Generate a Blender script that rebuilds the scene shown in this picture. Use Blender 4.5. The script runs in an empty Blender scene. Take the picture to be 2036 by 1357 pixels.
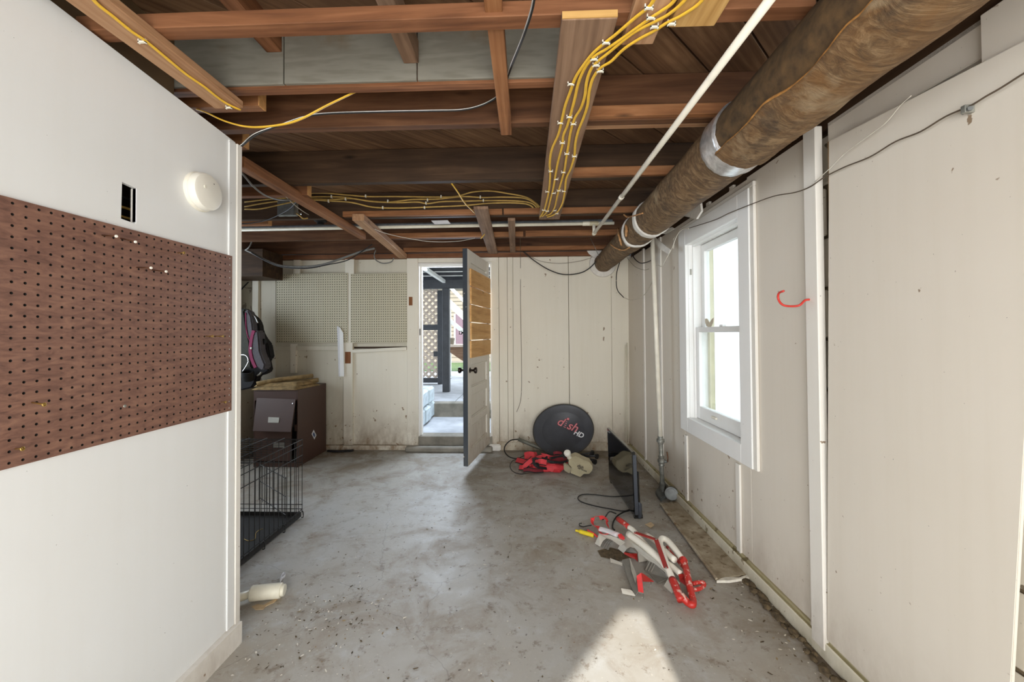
import bpy, bmesh, math, random
from mathutils import Vector, Matrix, noise
random.seed(7)
S = bpy.context.scene
COL = S.collection
PI = math.pi
R = math.radians
V = Vector

# ------------------------------------------------------------------ camera, world, light, exposure
F = 803.0
H = 1.263
CAM = Matrix.Translation((0, 0, H)) @ Matrix.Rotation(R(2.0), 4, 'Z') @ Matrix.Rotation(R(90.9), 4, 'X') @ Matrix.Rotation(R(-0.35), 4, 'Z')
SHY = -0.0133
cd = bpy.data.cameras.new('camera')
cam = bpy.data.objects.new('camera', cd)
COL.objects.link(cam)
cam.matrix_world = CAM
cd.sensor_width = 36
cd.lens = F / 2036 * 36
cd.shift_y = SHY
cd.clip_start = 0.02
cd.clip_end = 200
S.camera = cam

w = bpy.data.worlds.new('sky')
S.world = w
w.use_nodes = True
bg = w.node_tree.nodes['Background']
bg.inputs[0].default_value = (0.80, 0.90, 1.0, 1)
bg.inputs[1].default_value = 3.0

def add_light(name, kind, loc, rot, energy, color=(1, 1, 1), **kw):
    l = bpy.data.lights.new(name, kind)
    l.energy = energy
    l.color = color
    for k, v in kw.items():
        setattr(l, k, v)
    o = bpy.data.objects.new(name, l)
    o.location = loc
    o.rotation_euler = rot
    COL.objects.link(o)
    return o
# sun comes in low from the open side behind the photographer
SUN_EL = 33
add_light('sun', 'SUN', (0, -3, 4), (R(90 - SUN_EL), 0, R(1.5)), 5.0, (1.0, 0.95, 0.87), angle=R(0.6))
# soft daylight through the wide opening behind the photographer
add_light('daylight_opening', 'AREA', (0.1, -1.5, 1.15), (R(90), 0, 0), 58, (1.0, 0.985, 0.96), shape='RECTANGLE', size=2.2, size_y=1.8)
# window and door daylight
#add_light('daylight_window', 'AREA', (1.62, 2.4, 1.6), (0, R(72), 0), 16, (0.93, 0.97, 1.0), shape='RECTANGLE', size=1.2, size_y=1.2)
add_light('daylight_door', 'AREA', (-0.9, 5.3, 1.95), (R(-50), 0, 0), 40, (0.72, 0.84, 1.0), shape='RECTANGLE', size=0.8, size_y=0.5)

S.view_settings.view_transform = 'Standard'
S.view_settings.look = 'None'
S.view_settings.exposure = 0.6
S.view_settings.gamma = 1
S.view_settings.use_curve_mapping = False
S.cycles.use_denoising = True
S.cycles.max_bounces = 8
S.cycles.diffuse_bounces = 5
S.cycles.transparent_max_bounces = 12

# ------------------------------------------------------------------ projection helper (survey of the photo)
def ray(px, py):
    return (CAM.to_3x3() @ V(((px - 1018) / F, (678.5 - py) / F + SHY * 2036 / F, -1)))
C0 = V((0, 0, H))
def PZ(px, py, z):
    d = ray(px, py); t = (z - H) / d.z
    return C0 + d * t
def PY(px, py, y):
    d = ray(px, py); return C0 + d * (y / d.y)
def PX(px, py, x):
    d = ray(px, py); return C0 + d * (x / d.x)

# ------------------------------------------------------------------ materials
def nt(name):
    m = bpy.data.materials.new(name); m.use_nodes = True
    t = m.node_tree
    return m, t, t.nodes['Principled BSDF']
def N(t, kind, **kw):
    n = t.nodes.new('ShaderNode' + kind)
    for k, v in kw.items():
        if k.startswith('i_'):
            key = k[2:]
            key = int(key) if key.isdigit() else key.replace('_', ' ')
            n.inputs[key].default_value = v
        else:
            setattr(n, k, v)
    return n
def L(t, a, b): t.links.new(a, b)
def c4(c): return (c[0], c[1], c[2], 1)
def srgb(r, g, b):
    f = lambda u: (u / 255 / 12.92) if u / 255 <= 0.04045 else ((u / 255 + 0.055) / 1.055) ** 2.4
    return (f(r), f(g), f(b))
def ramp(t, fac, stops):
    r = N(t, 'ValToRGB')
    e = r.color_ramp.elements
    e[0].position, e[0].color = stops[0][0], c4(stops[0][1])
    e[1].position, e[1].color = stops[-1][0], c4(stops[-1][1])
    for p, c in stops[1:-1]:
        x = e.new(p); x.color = c4(c)
    L(t, fac, r.inputs[0])
    return r.outputs[0]
def mix(t, fac, a, b, mode='MIX'):
    n = N(t, 'Mix', data_type='RGBA', blend_type=mode)
    n.clamp_factor = True
    for sock, v in ((n.inputs[0], fac), (n.inputs[6], a), (n.inputs[7], b)):
        if hasattr(v, 'links') or isinstance(v, bpy.types.NodeSocket): L(t, v, sock)
        elif isinstance(v, (int, float)): sock.default_value = v
        else: sock.default_value = c4(v)
    return n.outputs[2]
def mr(t, v, a, b, c=0.0, d=1.0):
    n = N(t, 'MapRange', i_1=a, i_2=b, i_3=c, i_4=d)
    L(t, v, n.inputs[0]); return n.outputs[0]
def mth(t, op, a, b=0.0):
    n = N(t, 'Math', operation=op)
    for i, v in enumerate((a, b)):
        if isinstance(v, bpy.types.NodeSocket): L(t, v, n.inputs[i])
        else: n.inputs[i].default_value = v
    return n.outputs[0]
def noi(t, vec, scale, detail=4, rough=0.55, dist=0.0):
    n = N(t, 'TexNoise', i_Scale=scale, i_Detail=detail, i_Roughness=rough, i_Distortion=dist)
    if vec is not None: L(t, vec, n.inputs['Vector'])
    return n.outputs[0]
def mapping(t, vec, scale=(1, 1, 1), loc=(0, 0, 0), rot=(0, 0, 0)):
    n = N(t, 'Mapping')
    n.inputs['Scale'].default_value = scale; n.inputs['Location'].default_value = loc
    n.inputs['Rotation'].default_value = rot
    L(t, vec, n.inputs[0]); return n.outputs[0]
def bump(t, b, h, strength=0.3, dist=0.002):
    n = N(t, 'Bump', i_Strength=strength, i_Distance=dist)
    L(t, h, n.inputs['Height']); L(t, n.outputs[0], b.inputs['Normal'])

def plain(name, c, rough=0.6, metal=0.0, var=0.12, scale=30, bstr=0.1, spec=0.5, coat=0.0):
    m, t, b = nt(name)
    co = N(t, 'TexCoord').outputs['Object']
    n = noi(t, co, scale, 4)
    d = tuple(max(0, u * (1 - var * 2)) for u in c)
    e = tuple(min(1, u * (1 + var)) for u in c)
    L(t, ramp(t, n, [(0.3, d), (0.7, e)]), b.inputs['Base Color'])
    b.inputs['Roughness'].default_value = rough
    b.inputs['Metallic'].default_value = metal
    b.inputs['Specular IOR Level'].default_value = spec
    if coat: b.inputs['Coat Weight'].default_value = coat
    if bstr: bump(t, b, n, bstr, 0.002)
    return m

def wood(name, dark, mid, light, rough=0.65, knots=True, grain=1.0, blot=0.25):
    m, t, b = nt(name)
    co = N(t, 'TexCoord').outputs['Object']
    rnd = N(t, 'ObjectInfo').outputs['Random']
    vm = N(t, 'VectorMath', operation='SCALE'); vm.inputs[0].default_value = (7, 13, 5)
    L(t, rnd, vm.inputs['Scale'])
    va = N(t, 'VectorMath', operation='ADD'); L(t, co, va.inputs[0]); L(t, vm.outputs[0], va.inputs[1])
    p = va.outputs[0]
    v1 = mapping(t, p, (0.9, 11, 11)); v2 = mapping(t, p, (3, 95, 95))
    big = noi(t, v1, 1.6, 5, 0.6, 0.8)
    wv = N(t, 'TexWave', wave_type='BANDS', bands_direction='Y', i_Scale=2.2, i_Distortion=5.0, i_Detail=2.5, i_2=0)
    wv.inputs['Scale'].default_value = 1.3 * grain; wv.inputs['Distortion'].default_value = 7
    wv.inputs['Detail Scale'].default_value = 1.2
    L(t, mapping(t, p, (0.7, 9, 9)), wv.inputs[0])
    fine = noi(t, v2, 1.0, 3, 0.7)
    s = mth(t, 'ADD', mth(t, 'MULTIPLY', big, 0.74), mth(t, 'MULTIPLY', wv.outputs['Fac'], 0.08))
    s = mth(t, 'ADD', s, mth(t, 'MULTIPLY', fine, 0.20))
    col = ramp(t, s, [(0.30, dark), (0.50, mid), (0.72, light)])
    bl = noi(t, p, 2.3, 4, 0.6)
    col = mix(t, mr(t, bl, 0.45, 0.75, 0, blot * 2), col, dark)
    col = mix(t, mr(t, rnd, 0.0, 1.0, 0.0, 0.45 if name == 'subfloor_plank' else 0.15), col, tuple(u * 0.45 for u in mid))
    if knots:
        vo = N(t, 'TexVoronoi', i_Scale=1.0); L(t, mapping(t, p, (2.2, 7, 7)), vo.inputs['Vector'])
        kf = mr(t, vo.outputs['Distance'], 0.02, 0.11, 0.85, 0)
        col = mix(t, kf, col, tuple(u * 0.35 for u in dark))
    L(t, col, b.inputs['Base Color'])
    b.inputs['Roughness'].default_value = rough
    b.inputs['Specular IOR Level'].default_value = 0.25
    bump(t, b, s, 0.2, 0.0015)
    return m

def paint(name, c, dirt=0.3, stain=srgb(120, 92, 58), rough=0.55, streak=0.25, floorz=0.5, wear=0.65, bs=0.25):
    """old oil paint on board: faint mottling, brush streaks, scuffs, chips; grime rising from the floor"""
    m, t, b = nt(name)
    pos = N(t, 'NewGeometry').outputs['Position']
    n1 = noi(t, pos, 1.7, 5, 0.6)
    col = mix(t, mr(t, n1, 0.35, 0.75, 0, 0.22), c, tuple(u * f for u, f in zip(c, (0.86, 0.83, 0.76))))
    ns = noi(t, mapping(t, pos, (22, 22, 1.1)), 1.0, 4, 0.6)
    col = mix(t, mr(t, ns, 0.45, 0.8, 0, streak), col, tuple(u * f for u, f in zip(c, (0.80, 0.76, 0.67))))
    # chips and specks
    ch = noi(t, pos, 21, 3, 0.5)
    big = noi(t, pos, 2.1, 2, 0.5)
    z = N(t, 'SeparateXYZ'); L(t, pos, z.inputs[0])
    low = mr(t, z.outputs[2], 0.02, floorz, 1, 0)
    thr = mth(t, 'ADD', mth(t, 'MULTIPLY', big, 0.25), mth(t, 'MULTIPLY', low, 0.07))
    sp = mr(t, mth(t, 'ADD', ch, thr), wear + 0.215, wear + 0.245, 0, 0.85)
    col = mix(t, sp, col, stain)
    sp2 = mr(t, noi(t, mapping(t, pos, (1, 1, 0.8)), 95, 2, 0.5), 0.76, 0.79, 0, 0.6)
    col = mix(t, sp2, col, srgb(70, 58, 45))
    # dirt near floor
    gn = noi(t, mapping(t, pos, (5, 5, 2.5)), 1.6, 6, 0.7)
    g = mth(t, 'MULTIPLY', mth(t, 'MULTIPLY', low, low), mr(t, gn, 0.35, 0.75, 0.15, 1.0))
    col = mix(t, mth(t, 'MULTIPLY', g, dirt * 2.2), col, stain)
    L(t, col, b.inputs['Base Color'])
    b.inputs['Roughness'].default_value = rough
    bump(t, b, mth(t, 'ADD', mth(t, 'MULTIPLY', ns, 0.5), ch), bs, 0.0015)
    return m

M = {}
M['white_left'] = paint('painted_panel', srgb(226, 227, 226), 0.10, streak=0.08, wear=0.68, floorz=0.25, bs=0.12)
M['white_right'] = paint('painted_board', srgb(218, 210, 197), 0.30, streak=0.14, wear=0.645, floorz=0.45, bs=0.15)
M['white_back'] = paint('painted_boards', srgb(226, 220, 204), 0.6, streak=0.2, wear=0.63, floorz=0.6)
M['white_dirty'] = paint('painted_dirty', srgb(206, 199, 180), 0.5, streak=0.35, wear=0.60, floorz=0.9)
M['white_trim'] = paint('painted_trim', srgb(228, 224, 216), 0.25, streak=0.15, wear=0.66)
M['white_window'] = paint('painted_window', srgb(238, 238, 236), 0.05, streak=0.08, wear=0.68)
M['sill_grime'] = paint('grimy_sill', srgb(214, 207, 188), 0.35, stain=srgb(112, 98, 66), streak=0.35, wear=0.60, floorz=0.12)
M['sill_top'] = paint('grimy_sill_top', srgb(170, 160, 124), 0.5, stain=srgb(96, 84, 52), streak=0.5, wear=0.56, floorz=0.12)
M['masonry'] = paint('painted_masonry', srgb(222, 214, 198), 0.3, stain=srgb(92, 76, 52), wear=0.58, bs=0.9)
M['dark_masonry'] = paint('bare_mottled_concrete', srgb(128, 116, 92), 0.5, stain=srgb(78, 62, 38), wear=0.5, streak=0.6, bs=0.8)
M['mortar'] = plain('mortar', srgb(120, 104, 80), 0.9, bstr=0.6)
M['board_edge'] = plain('raw_board_edge', srgb(140, 112, 78), 0.8)
M['joist'] = wood('joist_fir', srgb(58, 36, 22), srgb(94, 62, 40), srgb(126, 88, 60))
M['joist_red'] = wood('joist_red_fir', srgb(72, 42, 26), srgb(120, 78, 50), srgb(154, 106, 74))
M['joist_dark'] = wood('joist_dark', srgb(40, 28, 18), srgb(64, 46, 31), srgb(88, 66, 46))
M['joist_orange'] = wood('joist_orange', srgb(94, 58, 34), srgb(146, 98, 62), srgb(178, 128, 88))
M['plank'] = wood('subfloor_plank', srgb(72, 50, 34), srgb(112, 82, 58), srgb(144, 112, 82), blot=0.4)
M['board_tan'] = wood('pine_tan', srgb(132, 92, 62), srgb(172, 132, 98), srgb(200, 164, 128))
M['board_brown'] = wood('weathered_brown', srgb(96, 72, 56), srgb(136, 108, 86), srgb(166, 136, 112))
M['ply_yellow'] = wood('plywood_yellow', srgb(150, 108, 52), srgb(198, 156, 94), srgb(222, 184, 122), knots=False)
M['sheet_brown'] = plain('brown_fibre_sheet', srgb(96, 76, 52), 0.7, var=0.15, scale=6)
M['end_grain'] = plain('end_grain', srgb(190, 140, 84), 0.8, scale=60)
M['door_plank'] = wood('door_plank_fir', srgb(186, 132, 76), srgb(226, 178, 116), srgb(238, 198, 142), grain=2.0)
M['floorboard'] = paint('loose_board', srgb(190, 178, 156), 0.5, streak=0.4, wear=0.60, stain=srgb(110, 92, 64))
# grey painted rim board
m, t, b = nt('grey_board'); co = N(t, 'TexCoord').outputs['Object']
wv = N(t, 'TexWave', wave_type='BANDS', bands_direction='Y'); wv.inputs['Scale'].default_value = 3; wv.inputs['Distortion'].default_value = 9; wv.inputs['Detail'].default_value = 3
L(t, mapping(t, co, (1.5, 9, 9)), wv.inputs[0])
gcol = ramp(t, mth(t, 'ADD', mth(t, 'MULTIPLY', wv.outputs['Fac'], 0.3), mth(t, 'MULTIPLY', noi(t, co, 5, 5), 0.7)), [(0.25, srgb(116, 112, 100)), (0.75, srgb(136, 133, 122))])
gcol = mix(t, mr(t, noi(t, co, 3.1, 5, 0.6), 0.56, 0.68, 0, 0.6), gcol, srgb(110, 86, 52))
L(t, gcol, b.inputs['Base Color']); b.inputs['Roughness'].default_value = 0.6; bump(t, b, wv.outputs['Fac'], 0.1, 0.001)
M['grey_board'] = m

# floor: worn grey concrete paint
m, t, b = nt('floor_concrete'); pos = N(t, 'NewGeometry').outputs['Position']
n1 = noi(t, pos, 0.9, 6, 0.62); n2 = noi(t, pos, 3.4, 7, 0.7, 0.6); n3 = noi(t, pos, 60, 3, 0.6)
col = ramp(t, n1, [(0.30, srgb(150, 140, 124)), (0.50, srgb(172, 168, 160)), (0.70, srgb(178, 178, 175))])
col = mix(t, mr(t, n2, 0.48, 0.68, 0, 0.6), col, srgb(132, 114, 92))
col = mix(t, mr(t, noi(t, pos, 9, 5, 0.7), 0.54, 0.72, 0, 0.6), col, srgb(186, 188, 188))
col = mix(t, mr(t, noi(t, pos, 13, 6, 0.75), 0.56, 0.66, 0, 0.65), col, srgb(112, 96, 76))
col = mix(t, mr(t, n3, 0.64, 0.73, 0, 0.5), col, srgb(208, 204, 192))
col = mix(t, mr(t, noi(t, pos, 44, 2, 0.5), 0.70, 0.74, 0, 0.7), col, srgb(66, 56, 44))
sx = N(t, 'SeparateXYZ'); L(t, pos, sx.inputs[0])
# grime collected along the right wall
gr = mr(t, sx.outputs[0], 0.78, 1.14, 0, 1)
gr = mth(t, 'MULTIPLY', mth(t, 'MULTIPLY', gr, gr), mr(t, n2, 0.35, 0.6, 0.3, 1))
col = mix(t, mth(t, 'MULTIPLY', gr, 0.85), col, srgb(92, 76, 54))
gb = mth(t, 'MULTIPLY', mr(t, sx.outputs[1], 2.8, 4.2, 0, 0.75), mr(t, n2, 0.35, 0.6, 0.3, 1))
col = mix(t, gb, col, srgb(104, 90, 70))
# crack
vo = N(t, 'TexVoronoi', feature='DISTANCE_TO_EDGE'); vo.inputs['Scale'].default_value = 0.75
wob = N(t, 'VectorMath', operation='ADD'); nn = N(t, 'TexNoise', i_Scale=6.0, i_Detail=4); L(t, pos, nn.inputs[0])
sc = N(t, 'VectorMath', operation='SCALE'); sc.inputs['Scale'].default_value = 0.12; L(t, nn.outputs['Color'], sc.inputs[0])
L(t, pos, wob.inputs[0]); L(t, sc.outputs[0], wob.inputs[1]); L(t, wob.outputs[0], vo.inputs['Vector'])
col = mix(t, mr(t, vo.outputs['Distance'], 0.0, 0.002, 0.28, 0), col, srgb(60, 52, 44))
L(t, col, b.inputs['Base Color'])
L(t, mr(t, n2, 0.3, 0.75, 0.42, 0.72), b.inputs['Roughness'])
bump(t, b, mth(t, 'ADD', n3, n2), 0.18, 0.002)
M['floor'] = m

# brown woodgrain hardboard
m, t, b = nt('hardboard_brown'); pos = N(t, 'NewGeometry').outputs['Position']
a = noi(t, mapping(t, pos, (1, 11, 46)), 1.5, 5, 0.65, 0.8)
col = ramp(t, a, [(0.30, srgb(96, 68, 58)), (0.5, srgb(122, 88, 74)), (0.72, srgb(142, 106, 88))])
col = mix(t, mr(t, noi(t, pos, 5, 3), 0.64, 0.7, 0, 0.5), col, srgb(72, 48, 42))
L(t, col, b.inputs['Base Color']); b.inputs['Roughness'].default_value = 0.42; b.inputs['Specular IOR Level'].default_value = 0.4
M['hardboard'] = m
M['pegboard'] = paint('pegboard_cream', srgb(192, 185, 160), 0.05, streak=0.35, wear=0.63, stain=srgb(128, 96, 60))
M['hole_shade'] = plain('hole_shade', (0.01, 0.008, 0.006), 1.0, var=0, bstr=0)  # near-black colour puts shade into the pegboard holes

# duct wrap
m, t, b = nt('duct_wrap'); pos = N(t, 'NewGeometry').outputs['Position']
fi = noi(t, mapping(t, pos, (5, 15, 9), rot=(0.3, 0.5, 0.6)), 1.6, 7, 0.72, 2.2)
big = noi(t, pos, 4.2, 4, 0.6, 0.8)
sy = N(t, 'SeparateXYZ'); L(t, pos, sy.inputs[0])
col = ramp(t, fi, [(0.30, srgb(50, 36, 22)), (0.50, srgb(108, 84, 56)), (0.72, srgb(158, 132, 98))])
near = mr(t, sy.outputs[1], 0.9, 2.2, 1, 0)
col = mix(t, mth(t, 'MULTIPLY', near, mr(t, big, 0.42, 0.62, 0, 0.75)), col, srgb(120, 82, 38))
col = mix(t, mr(t, noi(t, pos, 6.5, 5, 0.7), 0.52, 0.68, 0, 0.75), col, srgb(50, 38, 26))
col = mix(t, mr(t, noi(t, mapping(t, pos, (1, 1, 1), (4, 4, 4)), 5, 4, 0.6), 0.6, 0.72, 0, 0.55), col, srgb(176, 158, 128))
L(t, col, b.inputs['Base Color']); b.inputs['Roughness'].default_value = 0.75
bump(t, b, mth(t, 'ADD', fi, big), 0.7, 0.006)
M['duct'] = m
M['duct_dark'] = plain('duct_wrap_dark', srgb(88, 66, 38), 0.85, var=0.3, scale=26, bstr=0.6)
M['torn_gold'] = plain('torn_golden_fibre', srgb(176, 124, 62), 0.9, var=0.25, scale=40, bstr=0.6)
M['torn_paper'] = plain('torn_wrap_edge', srgb(196, 146, 96), 0.9, var=0.2, scale=40)
M['foil'] = plain('foil_tape', (0.75, 0.75, 0.76), 0.32, 0.75, var=0.15, scale=45, bstr=0.9)
M['plaster'] = plain('white_plaster', srgb(226, 222, 214), 0.8, var=0.06)
M['pvc'] = plain('pvc_white', srgb(232, 226, 210), 0.4, var=0.06, scale=12, bstr=0.05)
M['pvc_clean'] = plain('pvc_ivory', srgb(226, 220, 200), 0.35, var=0.04, bstr=0.02)
M['galv'] = plain('galvanised', srgb(150, 150, 142), 0.5, 0.55, var=0.25, scale=30, bstr=0.4)
M['conduit'] = plain('grey_conduit', srgb(128, 132, 136), 0.45, 0.5, var=0.12)
M['cast'] = plain('cast_grey', srgb(108, 110, 108), 0.55, 0.3, var=0.15, bstr=0.3)
M['yellow'] = plain('yellow_cable', srgb(224, 178, 52), 0.45, var=0.06, bstr=0)
M['yellow_old'] = plain('dusty_yellow_cable', srgb(196, 160, 84), 0.6, var=0.15, scale=14, bstr=0)
M['clip'] = plain('white_clip', srgb(232, 228, 212), 0.5, var=0.03, bstr=0)
M['black'] = plain('black_rubber', srgb(22, 21, 20), 0.5, var=0.1, bstr=0)
M['grey_cable'] = plain('grey_cable', srgb(118, 116, 110), 0.55, var=0.1, bstr=0)
M['steel_wire'] = plain('bright_wire', srgb(190, 190, 186), 0.3, 0.7, var=0.05, bstr=0)
M['white_wire'] = plain('white_wire', srgb(206, 200, 186), 0.5, var=0.08, bstr=0)
M['brown_wire'] = plain('brown_wire', srgb(84, 70, 54), 0.6, var=0.1, bstr=0)
M['detector'] = plain('aged_white_plastic', srgb(230, 226, 214), 0.45, var=0.04, scale=8, bstr=0)
M['brass'] = plain('brass', srgb(196, 164, 92), 0.35, 0.9, bstr=0)
M['nail'] = plain('rusty_nail', srgb(96, 62, 40), 0.5, 0.6, bstr=0)
M['dish'] = plain('dish_grey', srgb(62, 64, 70), 0.5, var=0.14, scale=7, bstr=0.1)
M['dish_rim'] = plain('dish_rim', srgb(58, 56, 50), 0.5, var=0.1, bstr=0)
M['logo_red'] = plain('logo_red', srgb(214, 132, 138), 0.6, var=0.03, bstr=0)
M['logo_dark'] = plain('logo_outline', srgb(112, 34, 44), 0.6, var=0.03, bstr=0)
M['logo_white'] = plain('logo_white', srgb(226, 228, 230), 0.6, var=0.02, bstr=0)
M['print_dark'] = plain('print_dark', srgb(64, 58, 48), 0.7, var=0.02, bstr=0)
M['beige'] = plain('beige_plastic', srgb(186, 176, 146), 0.5, var=0.07, scale=10, bstr=0.05)
M['beige_dark'] = plain('darker_beige_plastic', srgb(150, 140, 114), 0.5, var=0.07, bstr=0.05)  # darker beige of the cable cover
M['arm'] = plain('grey_steel_arm', srgb(116, 116, 106), 0.5, 0.3, var=0.08)
M['red_fabric'] = plain('red_webbing', srgb(206, 58, 64), 0.7, var=0.10, scale=20, bstr=0.2)
M['red_dark'] = plain('dark_red_fabric', srgb(120, 28, 38), 0.8, var=0.15, scale=20, bstr=0.2)
M['black_fabric'] = plain('black_fabric', srgb(26, 24, 26), 0.8, var=0.15, scale=60, bstr=0.3)
M['grey_fabric'] = plain('grey_fabric', srgb(92, 88, 92), 0.9, var=0.12, scale=120, bstr=0.4)
M['green_fabric'] = plain('dark_olive_fabric', srgb(58, 58, 50), 0.9, var=0.12, scale=120, bstr=0.4)
M['pink'] = plain('magenta_piping', srgb(128, 36, 74), 0.8, var=0.1, bstr=0.1)
M['chrome'] = plain('chrome', (0.8, 0.8, 0.8), 0.18, 1.0, var=0.02, bstr=0)
M['tv_body'] = plain('tv_gloss_black', srgb(14, 14, 16), 0.12, var=0, bstr=0, coat=0.5)
M['tv_screen'] = plain('tv_screen', srgb(7, 8, 12), 0.05, var=0, bstr=0)
M['tv_grey'] = plain('tv_side_grey', srgb(72, 76, 84), 0.35, 0.3, var=0.04, bstr=0)
# scuffed red enamel / white enamel
def enamel(name, c, chip, amt):
    m, t, b = nt(name); co = N(t, 'NewGeometry').outputs['Position']
    f = mr(t, noi(t, co, 34, 5, 0.65), amt, amt + 0.05, 0, 1)
    L(t, mix(t, f, c, chip), b.inputs['Base Color']); b.inputs['Roughness'].default_value = 0.4
    bump(t, b, f, 0.3, 0.001); return m
M['red_enamel'] = enamel('worn_red_enamel', srgb(186, 46, 38), srgb(214, 172, 160), 0.55)
M['white_enamel'] = enamel('worn_white_enamel', srgb(226, 220, 206), srgb(140, 120, 96), 0.66)
M['red_bar'] = enamel('flat_red_bar', srgb(158, 36, 30), srgb(110, 30, 26), 0.62)
M['tray_metal'] = plain('beige_grey_channel', srgb(178, 172, 160), 0.45, 0.15, var=0.06, scale=12, bstr=0.05)
M['tray_dark'] = plain('grey_channel_inside', srgb(128, 124, 116), 0.5, 0.2, var=0.08, bstr=0.05)
M['red_ribbon'] = plain('bright_red_ribbon', srgb(224, 62, 62), 0.5, var=0.05, bstr=0)
M['yellow_plastic'] = plain('yellow_plastic', srgb(222, 196, 40), 0.45, var=0.05, bstr=0)
M['cabinet'] = plain('brown_enamel', srgb(70, 46, 36), 0.5, var=0.05, scale=6, bstr=0.05)
M['cabinet_dark'] = plain('brown_inside', srgb(30, 20, 16), 0.7, var=0.05, bstr=0)
M['towel'] = plain('tan_terry', srgb(142, 118, 78), 0.95, var=0.22, scale=26, bstr=1.0)
M['label_silver'] = plain('label_holder', srgb(150, 146, 136), 0.4, 0.5, var=0.05, bstr=0)
M['sticker'] = plain('sticker_white', srgb(214, 214, 216), 0.5, var=0.04, bstr=0)
M['sticker_blue'] = plain('sticker_blue', srgb(70, 84, 120), 0.5, var=0.04, bstr=0)
M['crate_wire'] = plain('black_crate_wire', srgb(34, 32, 30), 0.4, 0.4, var=0.1, bstr=0)
M['crate_tray'] = plain('black_tray', srgb(34, 32, 30), 0.75, var=0.05, bstr=0)
M['hook_red'] = plain('red_vinyl_hook', srgb(204, 62, 52), 0.4, var=0.03, bstr=0)
M['door_edge'] = paint('door_edge_navy', srgb(46, 52, 60), 0.1, stain=srgb(190, 184, 170), wear=0.60)
M['door_white'] = paint('door_paint', srgb(226, 222, 212), 0.4, stain=srgb(134, 96, 58), streak=0.2, wear=0.655, floorz=0.9)
M['knob'] = plain('dark_bronze', srgb(44, 34, 28), 0.35, 0.6, var=0.1, bstr=0)
M['kraft'] = wood('kraft_brown', srgb(110, 66, 34), srgb(140, 90, 52), srgb(158, 106, 66), knots=False)
M['concrete'] = plain('step_concrete', srgb(134, 128, 116), 0.9, var=0.18, scale=7, bstr=0.5)
M['patio'] = plain('patio_stone', srgb(176, 178, 182), 0.85, var=0.14, scale=4, bstr=0.4)
M['block_paint'] = plain('blue_white_block', srgb(188, 200, 206), 0.8, var=0.14, scale=14, bstr=0.8)
M['deck_grey'] = plain('deck_dark_paint', srgb(66, 68, 72), 0.6, var=0.12, scale=10)
M['deck_white'] = plain('deck_white_paint', srgb(206, 206, 200), 0.6, var=0.06, scale=10)
M['lattice'] = plain('lattice_tan', srgb(206, 190, 174), 0.7, var=0.08, scale=10)
M['siding'] = plain('cream_siding', srgb(122, 114, 100), 0.7, var=0.04)
M['curtain'] = plain('mauve_paint', srgb(98, 78, 88), 0.7, var=0.05)
M['shingle'] = plain('dark_shingle', srgb(58, 58, 60), 0.9, var=0.3, scale=8, bstr=0.5)
M['grass'] = plain('grass', srgb(80, 100, 58), 0.9, var=0.3, scale=30, bstr=0.8)
M['ext_wall'] = plain('neighbour_white', srgb(244, 243, 240), 0.8, var=0.02, bstr=0.05)
M['ext_grey'] = plain('frosty_grey', srgb(176, 184, 184), 0.8, var=0.12, scale=70, bstr=0.3)
M['jamb_yellow'] = plain('aged_stop', srgb(206, 198, 164), 0.6, var=0.06, scale=10)
M['leaf'] = plain('dry_debris', srgb(150, 128, 92), 0.9, var=0.2, bstr=0)
M['chip_white'] = plain('paint_chips', srgb(220, 214, 200), 0.8, var=0.1, bstr=0)
M['cardboard'] = plain('cardboard_scrap', srgb(184, 160, 126), 0.85, var=0.08, bstr=0.05)
M['dirt'] = plain('dark_dirt', srgb(92, 77, 54), 0.95, var=0.3, scale=40, bstr=0.6)
M['ceramic'] = plain('ceramic_shard', srgb(196, 184, 160), 0.35, var=0.08, bstr=0)
m, t, b = nt('window_glass')
out = t.nodes['Material Output']; tr = N(t, 'BsdfTransparent'); gl = N(t, 'BsdfGlossy', i_Roughness=0.03)
tr.inputs[0].default_value = (0.95, 0.97, 0.96, 1)
df = N(t, 'BsdfDiffuse'); df.inputs[0].default_value = (0.8, 0.82, 0.8, 1)
lw = N(t, 'LayerWeight', i_Blend=0.35); mx = N(t, 'MixShader'); mx2 = N(t, 'MixShader')
pos = N(t, 'TexCoord').outputs['Object']
L(t, mr(t, noi(t, pos, 4, 5), 0.4, 0.8, 0.03, 0.16), mx2.inputs[0]); L(t, tr.outputs[0], mx2.inputs[1]); L(t, df.outputs[0], mx2.inputs[2])
L(t, mr(t, lw.outputs['Facing'], 0.3, 1.0, 0.04, 0.45), mx.inputs[0]); L(t, mx2.outputs[0], mx.inputs[1]); L(t, gl.outputs[0], mx.inputs[2]); L(t, mx.outputs[0], out.inputs[0])
M['glass'] = m
m, t, b = nt('clear_plastic'); b.inputs['Base Color'].default_value = (0.86, 0.84, 0.86, 1); b.inputs['Roughness'].default_value = 0.25; b.inputs['Alpha'].default_value = 0.55
M['clear'] = m

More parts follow.
